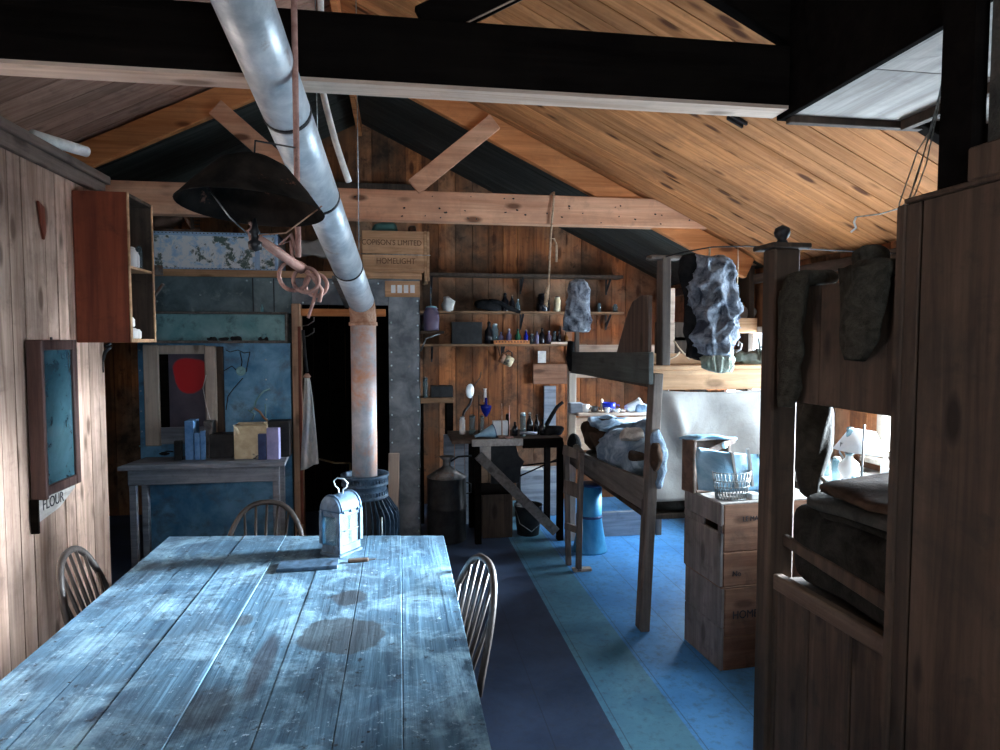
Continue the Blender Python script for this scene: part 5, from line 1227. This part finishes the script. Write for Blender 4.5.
mb = MB(); q=at(768,308,Y=4.7); mb.pillow((min(q.x,2.60),4.72,zr+.05),.11,.06,.05,seed=44,amp=.03); one('white_bundle', mb, M_canvas, 'whitish bundle on the rear plank shelving beside the bottles', 'bundle')
# ladder
l = thing('short_ladder', 'short grey ladder leaning on the side rail of the middle bunk', 'ladder', tuple(at(573,568,Z=0)))
u0 = at(578.5,571,Z=0); u1 = at(581,453,Y=4.42); v0 = at(568.5,565,Z=0); v1 = at(566,446,Y=4.55)
for a_, c_ in ((u0,u1),(v0,v1)): mb = MB(); mb.beam(a_, c_, .035,.045); emit('upright', mb, W_railY if False else W_post, l, .004)
for f0,h_ in ((.97,.07),(.66,.10),(.33,.05)):
    mb = MB(); mb.beam(v0.lerp(v1,f0)-Vector((.02,0,0)), u0.lerp(u1,f0)+Vector((.02,0,0)), .02, h_); emit('rung', mb, W_post, l, .003)
mb = MB(); mb.box(u0.x-.04,u0.x+.09,u0.y-.02,u0.y+.03,0,.02); emit('foot', mb, W_paleZ, l, .002)
# blue pail
q = at(591,551,Z=0); q = Vector((1.42,4.72,0)); t = thing('blue_canister', 'tall bright blue flared canister on the floor behind the ladder', 'canister', tuple(q))
mb = MB(); mb.lathe([(.135,0),(.130,.015),(.112,.10),(.095,.20),(.088,.26),(.088,.50),(.082,.50),(.082,.26),(.09,.18),(.12,.02),(0,.02)], tuple(q), 28, None); emit('body', mb, M_bucket, t)
mb = MB(); mb.lathe([(.089,.255),(.094,.26),(.094,.27),(.089,.275)], tuple(q), 28); mb.lathe([(.082,.495),(.092,.50),(.092,.51),(.082,.515)], tuple(q), 28); emit('rim_band', mb, M_navy, t)
# hanging blue things left of crate stack
mb = loftpx(((432,652,662),(445,652,666),(458,654,668),(468,658,666),(480,657,664),(489,656,661)), 3.30, .03, .02, 16, 11, .05)
one('hanging_sock', mb, M_blanket, 'small blue grey sock hanging between the bunk post and the crates', 'sock')
mb = loftpx(((442,651,659),(455,651,661),(470,653,660)), 3.26, .025, .02, 16, 12, .05); one('brown_glove', mb, M_coat, 'brown glove hanging against the bunk post beside the blue sock', 'glove')
# crates
def crate(z0, z1, lab, dx=0, rot=R(4), txt=(), slot=False):
    o0 = Vector((1.515+dx, 2.86, z0)); t = thing('packing_crate', lab, 'crate', tuple(o0), rot, 'packing crates by the bunk'); h = z1-z0; W_, D_ = .56, .35
    def E(name, boxes, mat, bev=.004):
        mb = MB()
        for q in boxes: mb.box(*q)
        return emit(name, mb, mat, t, bev, wld=False)
    E('front_board', [(.018, W_-.018, 0, .018, 0, h*.42-.002),(.018, W_-.018, 0, .018, h*.42, h-.001)], W_crate); E('front_board', [(.018,W_-.018,D_-.018,D_,0,h)], W_crate)
    e_ = wood('crate_end', (.16,.14,.13), (.30,.26,.24), 'Z', .7, .4, grime=.5, gcol=(.05,.045,.04)) if 'crate_end' not in MATS else MATS['crate_end']
    if slot: E('end_board', [(0,.018,0,D_,0,h*.70-.018),(0,.018,0,D_,h*.70+.018,h),(0,.018,.16,D_,h*.70-.018,h*.70+.018),(.004,.012,.0,.035,h*.70-.018,h*.70+.018)], e_)
    else: E('end_board', [(0,.018,0,D_,0,h*.52),(0,.018,0,D_,h*.525,h)], e_)
    E('end_board', [(W_-.018,W_,0,D_,0,h)], e_)
    E('lid', [(.0,W_,.0,D_,h-.001,h+.008)], W_crate if not slot else W_white, .002)
    for (s_, sz, x, z) in txt: 
        o = stencil(t, s_, sz, (0,0,0), (PI/2,0,0), M_inkB, sx=.9); o.location = (x, -.001, z)
    return t
crate(0, .405, 'lower of the two stacked packing crates', .0, R(4), (('HOMELIGHT', .055, .20, .27),))
crate(.414, .815, 'upper packing crate with a hand slot, blue things on its lid', -.01, R(4), (('LE MAC', .035, .17, .325), ('No', .04, .09, .06)), True)
# things on the crates
zc = .825
t = thing('leather_case', 'open brown leather case standing at the back of the upper crate', 'case', (1.55,3.12,zc), R(12))
def E(t, name, boxes, mat, bev=.004):
    mb = MB()
    for q in boxes: mb.box(*q)
    return emit(name, mb, mat, t, bev, wld=False)
E(t,'case_side',[(-.11,-.09,-.05,.05,0,.27),(.10,.12,-.05,.05,0,.27),(-.09,.10,-.05,.05,0,.015)],M_leather,.005)
E(t,'case_back',[(-.09,.10,.04,.05,.015,.25)],M_leather,.003)
mb = MB(); mb.sheet(lambda u,v: Vector((-.11+.24*u, -.08+.15*v, .285+.012*math.sin(u*5)-.02*v)), 10, 5, .012); o = emit('flap', mb, M_bluecl, t, wld=False); 
mb = MB(); mb.beam((-.11,-.085,.20),(.12,-.075,.265),.012,.03); st__ = emit('strap', mb, M_leather, t, .002, wld=False)
mb = MB(); mb.lathe([(0,-.004),(.016,-.003),(.018,.003),(0,.005)], (0,0,0), 14, Matrix.Translation((.045,-.09,.245))@Matrix.Rotation(PI/2,4,'X')); emit('buckle', mb, M_rivet, st__, wld=False)
mb = MB(); q=at(718,470,Y=2.98)
def P(u,v):
    a = at(698+60*u, 449+6*u+ (40-6*u)*v, Y=2.985); a.y += .035*math.sin(u*PI)*-1 + .012*math.sin(9*u+3*v)+.01*math.sin(5*v+2*u); a.z = max(a.z, zc+.004); return a
mb.sheet(P, 22, 14, .03); one('blue_satchel', mb, M_bluecl, 'pale blue satchel leaning on the leather case', 'satchel')
mb = MB(); mb.beam(at(731,452,Y=2.94), at(736,488,Y=2.94), .012,.03); mb.beam(at(748,449,Y=2.94), at(752,486,Y=2.94), .012,.02); one('satchel_strap', mb, M_canvas, 'two pale straps hanging down the front of the blue satchel', 'strap')
t = thing('wire_basket', 'round wire mesh basket at the front corner of the upper crate', 'basket', tuple(at(734,500,Z=zc))); q = t.location; q = Vector((q.x,2.93,zc)); 
mb = MB()
for zz,rr in ((0,.078),(.03,.084),(.06,.090),(.09,.094),(.13,.098)): mb.tube([(q.x+rr*math.cos(2*PI*k/24), q.y+.55*rr*math.sin(2*PI*k/24), zc+zz+.004) for k in range(24)], .0022, 5, closed=True)
for k in range(30):
    a_=2*PI*k/30
    for tw in (.35,-.35): mb.tube([(q.x+.078*math.cos(a_), q.y+.043*math.sin(a_), zc+.003),(q.x+.089*math.cos(a_+tw/2), q.y+.049*math.sin(a_+tw/2), zc+.06),(q.x+.098*math.cos(a_+tw), q.y+.054*math.sin(a_+tw), zc+.13)], .0018, 4)
emit('mesh', mb, M_wire, t); t.location = t.location
t2 = thing('glass_tube', 'upright clear glass tube beside the wire basket', 'tube', (at(761,480,Y=2.98).x, 2.98, zc)); q=t2.location
mb = MB(); mb.lathe([(.011,0),(.012,.01),(.012,.20),(.013,.205),(.010,.205),(.010,.012)], (q.x,q.y,zc), 14); emit('tube', mb, G_clear, t2); mb = MB(); mb.lathe([(.011,.20),(.012,.225),(0,.23)], (q.x,q.y,zc), 12); emit('stopper', mb, M_white, t2)
mb = MB(); mb.pillow((at(765,488,Y=2.95).x,2.95,zc+.03),.035,.04,.03,seed=51,amp=.01); one('white_block', mb, M_bluecl, 'pale blue lump right of the wire basket', 'lump')
smallbox('white_packet', 752, 762, 494, 501, 2.89, .05, M_white, 'small white packet on the front edge of the upper crate', 'packet', zb=zc)

#@@NEAR
# near bunk on the right
n = thing('near_bunk', 'tall dark boarded bunk filling the right side, round knob on its corner post', 'bunk bed', (1.7, 1.6, 0))
def npart(name, boxes, mat, bev=.004, lab=None):
    mb = MB()
    for q in boxes: mb.box(*q)
    o = emit(name, mb, mat, n, bev)
    if lab: o['label'] = lab
    return o
px0 = 1.30
npart('corner_post', [(px0-.02, px0+.075, 2.085, 2.165, 0, 1.915)], W_part, .006)
cap_ = npart('post_cap', [(px0-.045, px0+.10, 2.06, 2.19, 1.915, 1.932)], W_dark, .003)
mb = MB(); mb.lathe([(.022,1.932),(.018,1.945),(.014,1.95),(.024,1.962),(.028,1.975),(.024,1.99),(.0,2.002)], (px0+.028, 2.125, 0), 18); o = emit('knob', mb, M_iron, cap_); 
npart('corner_post', [(1.98, 2.05, 2.09, 2.16, 0, 1.9)], W_part)
mb = MB(); boards_v(mb, 1.50, 2.10, .35, lambda m,a,b_: m.box(px0-.005, px0+.022+rnd.uniform(0,.003), a, b_, 1.395, 1.77)); o = emit('upper_side_board', mb, W_part, n, .003)
MN = Matrix(((0,0,1,px0-.003),(1,0,0,0),(0,1,0,0),(0,0,0,1)))
mb = MB(); boards_v(mb, 1.50, 2.10, .19, lambda m,a,b_: m.box(px0, px0+.02+rnd.uniform(0,.004), a, b_, 0, .74)); emit('lower_side_boards', mb, W_part, n, .004)
mb = MB(); mb.prism([(1.5,.735),(2.085,.72),(2.085,.775),(1.5,.79)], MN, .035); o = emit('lower_rail', mb, wood('rail_brown', (.11,.07,.05), (.20,.14,.10), 'Y', .8, .1, grime=.3), n, .004); o['label'] = 'lighter brown lower rail'
npart('mattress_base', [(px0+.03, 2.02, .35, 2.08, .74, .76)], W_dark)
mb = MB(); mb.prism([(1.5,.835),(2.085,.875),(2.085,.915),(1.5,.885)], Matrix(((0,0,1,px0+.03),(1,0,0,0),(0,1,0,0),(0,0,0,1))), .02); emit('inner_rail', mb, W_part, n, .004)
npart('mattress_base', [(px0+.03, 2.02, .35, 2.08, 1.395, 1.415)], W_dark)
# high close panel toward the camera
mb = MB(); boards_v(mb, .25, 1.505, .40, lambda m,a,b_: m.box(px0-.02, px0+.005+rnd.uniform(0,.003), a, b_, 0, 1.945)); emit('end_panel', mb, W_part, n, .004)
npart('panel_cleat', [(px0-.035, px0-.02, .25, 1.31, 1.955-.0, 2.03)], W_part, .004); npart('panel_edge', [(px0-.025, px0+.05, 1.50, 1.53, 0, 1.945)], W_part, .004)
npart('panel_top', [(px0-.03, px0+.05, .25, 1.50, 1.945, 1.957)], W_part, .003)
npart('far_side', [(2.02, 2.05, .3, 2.08, .60, .80)], W_dark)
# dark upright and overhead locker
mb = MB(); mb.box(px0-.012, px0+.025, 1.32, 1.42, 1.957, 2.77); one('upright_post', mb, W_shadowblack, 'black upright timber at the right edge running up to the roof', 'post', bev=.005)
mb = MB(); mb.box(px0+.0, px0+.03, .25, 1.30, 2.03, 2.36); one('hung_blanket', mb, M_blanketD, 'dark grey cloth panel at the top right corner behind the black upright', 'cloth', bev=.006)
k = thing('overhead_locker', 'dark locker built on the tie beam at upper right with a pale underside', 'locker', (1.9, 1.5, 2.4))
mb = MB(); mb.prism([(1.335,2.38),(2.12,2.38),(2.12,2.40),(1.335,2.775)], Matrix(((1,0,0,0),(0,0,1,2.165),(0,1,0,0),(0,0,0,1))), .025); emit('front_panel', mb, W_shadowblack, k, .003)
mb = MB(); mb.box(1.33, 1.355, .5, 2.165, 2.375, 2.765); emit('side_panel', mb, W_shadowblack, k, .003)
mb = MB(); y_ = .5
for i in range(4): mb.box(1.356, 2.12, y_, y_+.413, 2.385, 2.40); y_ += .4155
o = emit('bottom_boards', mb, W_white, k, .002); o['label'] = 'pale underside boards'  # window light from below is put into this pale colour
mb = MB(); mb.box(1.356, 2.12, 2.135, 2.164, 2.36, 2.385); mb.box(1.78,1.81,1.55,2.13,2.35,2.385); emit('batten', mb, W_dark, k, .002)
a = at(890,121,Z=2.37); c_ = at(943,100,X=1.36*1.3)
mb = MB(); 
# wires hanging from the upright
for i,(pts,lab) in enumerate(((((946,62),(940,90),(934,120),(925,150),(915,180),(908,205),(905,235),(904,268)),'twisted pale wires dropping from the black upright over the sock'),(((943,70),(938,110),(926,165),(915,195),(900,208),(880,214),(856,217)),'thin wire curving from the black upright to a dangling scrap'),(((944,75),(931,130),(918,150),(904,190),(899,205),(905,225)),'faint slack wire beside the twisted pale wires'))):
    mb = MB()
    for off in ((0,0),(.006,.004)) if i == 0 else ((0,0),):
        mb.tube([at(x,y,Y=1.62)+Vector((off[0]*math.sin(j*2.1),0,off[1]*math.cos(j*1.7))) for j,(x,y) in enumerate(pts)], .0018, 5)
    one('hanging_wire', mb, M_wire, lab, 'wire')
mb = MB(); mb.tube([at(856,217,Y=1.62), at(854,222,Y=1.62), at(856,228,Y=1.62), at(851,232,Y=1.62)], .003, 6); one('paper_twist', mb, M_white, 'white paper twist at the end of the curving wire', 'paper')
t = thing('wire_coil', 'little bright coil strung on the twisted wires', 'coil', tuple(at(905,230,Y=1.61))); mb = MB()
for k_ in range(3):
    cc = at(905,222+k_*12,Y=1.60); mb.tube([cc+Vector((.009*math.cos(2*PI*j/14),0,.014*math.sin(2*PI*j/14))) for j in range(14)], .0025, 5, closed=True)
emit('ring', mb, M_rivet, t)
mb = MB(); mb.tube([at(912,210,Y=1.56), at(930,211,Y=1.50)], [.010,.012], 10); one('bolt', mb, M_iron, 'dark bolt sticking out near the top edge of the close panel', 'bolt')
# metal clip on the ceiling
mb = MB(); q = at(735,125,Y=3.0); zz = roofz(q.x); 
for d_ in (-.02,.02): mb.box(q.x-.03,q.x+.05,3.0+d_-.008,3.0+d_+.008,-.02,-.005)
mb.v=[Vector((v.x,v.y,v.z+roofz(v.x)-.0)) for v in mb.v]; one('roof_clip', mb, M_iron, 'small dark double clip on the lit ceiling boards', 'clip')
# socks over the upper board
def sock(name, ys, lab, seed, w0=.08, drop=.32, fat=.035, toe=0, mat=None, cat='sock'):
    secs = []; m = 12
    y0 = ys
    for i in range(m+1):
        f = i/m; z = 1.80 - drop*f; wd = w0*(1-.12*f) if f < .8 else w0*(1-.12*f)*math.sqrt(max(.08,1-((f-.8)/.2)**2*.8))
        secs.append(((px0-.038, y0+toe*f, z), fat*(1-.2*f), wd, 0))
    mb = MB(); mb.loft(secs, n=30, amp=.018, fr=14, seed=seed, fold=.04, nf=5); t = thing(name, lab, cat, (px0-.03, y0, 1.5)); emit('hanging_part', mb, mat or M_sock, t)
    mb = MB(); mb.pillow((px0+.015,y0,1.795),.065,w0*1.02,.028,seed=seed+3,amp=.014); emit('folded_top', mb, mat or M_sock, t)
    return t
sock('wool_stocking', 1.935, 'long dark stocking over the upper board near the corner post', 3, .062, .42, .026, .04, M_blackc if False else M_sock)
sock('wool_mitten', 1.625, 'thick dark wool mitten over the upper board near the close panel', 5, .085, .25, .038, .02)
mb = MB(); mb.pillow((px0+.02,1.68,1.83),.05,.045,.035,seed=19,amp=.02); one('wool_cuff', mb, M_sock, 'rolled wool cuff on top of the upper board beside the mitten', 'cuff')
# garment inside the opening
mb = loftpx(((401,800,830),(412,798,832),(430,797,831),(450,797,830),(470,799,824),(485,802,818),(497,806,814)), 2.35, .05, .008, 7, 13, .05, 5, 48)
M_cd = fabric('dark_coat', (.012,.011,.009), (.035,.032,.027), 12, bmp=.6)
t = thing('hanging_coat', 'dark garment hanging inside the near bunk opening, rim lit by the window', 'garment', tuple(at(815,440,Y=2.35))); emit('cloth', mb, M_cd, t)
mb = MB(); mb.tube([at(812,402,Y=2.35), (at(812,402,Y=2.35).x,2.35,1.62),(at(812,402,Y=2.35).x+.02,2.2,1.75),(1.66,2.16,1.80)], .004, 6); emit('string', mb, M_rope, t)
# bedding in near bunk
mb = MB(); mb.pillow((1.67,1.34,.905),.34,.755,.14,ex=.22,seed=61,amp=.02,fr=4,cr=0); one('dark_mattress', mb, M_cd, 'dark sagging mattress in the near bunk', 'mattress')
for k_,(z_b,x_b,lab,mt,nm) in enumerate(((1.04,1.66,'lowest dark folded blanket on the sagging mattress',M_cd,'folded_blanket'),(1.085,1.64,'dark folded blanket second from the top on the near bunk',M_blanketD,'folded_blanket'))):
    mb = MB(); mb.pillow((x_b,1.48+.02*k_,z_b), .31,.58-.03*k_,.026, ex=.35, seed=62+k_, amp=.018, fr=5, rx=R(-1.5-k_), cr=.004); one(nm, mb, mt, lab, 'blanket', 'folded blankets on the near bunk')
mb = MB(); mb.pillow((1.60,1.60,1.125), .25,.38,.026, ex=.5, seed=63, amp=.022, fr=6, rz=.15, cr=.01); one('brown_jacket', mb, M_coat, 'brown jacket thrown on top of the near bunk bedding', 'jacket')
mb = MB()
a = at(822,480,Y=2.2); 
for k_ in range(3): mb.tube([at(822+3*k_,478+5*k_,Y=2.1), at(835+2*k_,492+3*k_,Y=2.0), at(858,504+k_,Y=1.85)], .008, 6)
one('folded_straps', mb, M_blanketD, 'dark straps lying at the back edge of the near bunk bedding', 'straps')

# window bench and its glassware
wb = thing('window_bench', 'pale bench under the bright window seen through the near bunk', 'bench', (2.3, 3.0, 0)); bz = .85
mb = MB(); mb.box(2.15, 2.70, 2.36, 4.0, bz-.03, bz); emit('top', mb, W_white, wb, .003)
mb = MB(); mb.box(2.16, 2.18, 2.38, 3.98, bz-.12, bz-.03); emit('apron', mb, W_dark, wb, .003)
for x in (2.19,2.64):
    for y in (2.42,3.94): mb = MB(); mb.box(x-.025,x+.025,y-.025,y+.025,0,bz-.03); emit('leg', mb, W_dark, wb, .003)
def wpos(px, py): return at(px,py,Z=bz)
t = thing('bench_lamp', 'oil lamp with a wide cream shade on the window bench', 'lamp', (2.24, 3.02, bz)); c0 = Vector((2.21, 3.02, bz)); zt0 = at(856,430,Y=3.02).z; zb0 = at(856,452,Y=3.02).z
c0.x = at(849,460,Y=3.02).x
mb = MB(); mb.lathe([(.05,0),(.05,.008),(.02,.02),(.035,.05),(.052,.08),(.045,.115),(.018,.14),(.016,.155)], (c0.x,c0.y,bz), 22); emit('reservoir', mb, M_china, t)
mb = MB(); mb.lathe([(.018,.155),(.028,.18),(.018,.22),(.015,.30)], (c0.x,c0.y,bz), 16); emit('chimney', mb, G_clear, t)
mb = MB(); cxs = at(860,440,Y=3.02).x; MLs = Matrix.Translation((cxs,3.02,zb0)) @ Euler((0,R(6),0)).to_matrix().to_4x4(); mb.lathe([(.125,0),(.06,zt0-zb0),(.057,zt0-zb0),(.122,-.001)], (0,0,0), 28, MLs); emit('lamp_shade', mb, M_white, t)
mb = MB(); mb.tube([(c0.x-.03,3.02,bz+.14),(c0.x-.055,3.02,bz+.17),(c0.x-.05,3.02,bz+.22),(cxs-.05,3.02,zb0+.01)],.004,6); mb.tube([(c0.x+.015,3.02,bz+.16),(cxs+.05,3.02,zb0+.01)],.003,6); emit('shade_bracket', mb, M_wire, t)
t = thing('retort_stand', 'thin upright retort stand before the lamp on the window bench', 'stand', (at(861,487,Y=2.88).x, 2.88, bz)); q = t.location
mb = MB(); mb.tube([(q.x,q.y,bz),(q.x+.008,q.y,at(863,425,Y=2.88).z)],.005,8); emit('rod', mb, M_tin, t); mb = MB(); mb.box(q.x-.05,q.x+.07,q.y-.04,q.y+.04,bz,bz+.015); emit('base', mb, M_navy, t, .003)
for px,yy,hp,wp,mt,lab,sh_ in ((829,3.25,26,9,G_clear,'left clear cylinder on the window bench',3),(840,3.12,26,9,G_clear,'right clear cylinder on the window bench',3),(849,3.0,8,9,G_clear,'low glass dish between cylinders and stand',3),(889,3.2,26,9,M_china,'white bottle silhouetted at the window',0)):
    bottle(px, bz, yy, hp, wp, mt, lab, sh_, M_white)
smallbox('glass_dish', 862, 880, 479, 492, 2.80, .08, G_clear, 'square clear dish on a dark stand at the window bench', 'dish', zb=bz+.02)
smallbox('dark_plinth', 862, 882, 491, 495, 2.79, .10, M_navy, 'dark flat stand under the square clear dish', 'stand', zb=bz)
smallbox('labelled_box', 889, 899, 470, 496, 2.84, .05, M_paper, 'small white box with an orange mark by the window', 'box', zb=bz)
smallbox('orange_box', 890.5, 894.5, 489, 495, 2.828, .006, M_rust, 'tiny orange packet before the small white box', 'packet', zb=bz)
smallbox('back_box', 845, 872, 473, 486, 3.3, .1, W_dark, 'dim grey box behind the lamp on the window bench', 'box', zb=bz)

#@@LIGHT
def area(name, loc, rot, sx, sy, power, col):
    ld = bpy.data.lights.new(name, 'AREA'); ld.shape = 'RECTANGLE'; ld.size = sx; ld.size_y = sy; ld.energy = power; ld.color = col
    o = bpy.data.objects.new(name, ld); C.objects.link(o); o.location = loc; o.rotation_euler = rot; return o
COOL = (.78, .90, 1.0)
for (a, b_, c_, d_), pw in zip(WIN, (46, 55)):
    area('window_daylight', (XR+.12, (a+b_)/2, (c_+d_)/2), (0, R(90), 0), d_-c_, b_-a, pw, COOL)
sd = bpy.data.lights.new('low_sun', 'SUN'); sd.energy = 66; sd.angle = R(26); sd.color = (.88,.94,1.0)
area('fill_window_light', (.35, YF-.12, 1.95), (R(90), 0, 0), 1.1, .7, 15, (.92,.95,1.0))  # added fill for surfaces that face the viewer
so = bpy.data.objects.new('low_sun', sd); C.objects.link(so); so.location = (8, 4, 3)
so.rotation_euler = Vector((-1,-.20,-.17)).to_track_quat('-Z','Y').to_euler()
w = bpy.data.worlds.new('sky'); bpy.context.scene.world = w; w.use_nodes = True
w.node_tree.nodes['Background'].inputs[0].default_value = (.75,.88,1,1); w.node_tree.nodes['Background'].inputs[1].default_value = 1.5

#@@CAMERA
cd = bpy.data.cameras.new('camera'); cam = bpy.data.objects.new('camera', cd); C.objects.link(cam)
cam.location = (0,0,EYE); cam.rotation_euler = (R(90)-PH, 0, -TH); cd.sensor_width = 36; cd.lens = F*36/1000; cd.clip_start = .05
sc_ = bpy.context.scene; sc_.camera = cam
sc_.view_settings.view_transform = 'Standard'; sc_.view_settings.look = 'None'; sc_.view_settings.gamma = 1; sc_.view_settings.use_curve_mapping = False
sc_.view_settings.exposure = 1.5
sc_.cycles.max_bounces = 10; sc_.cycles.diffuse_bounces = 6; sc_.cycles.transparent_max_bounces = 12
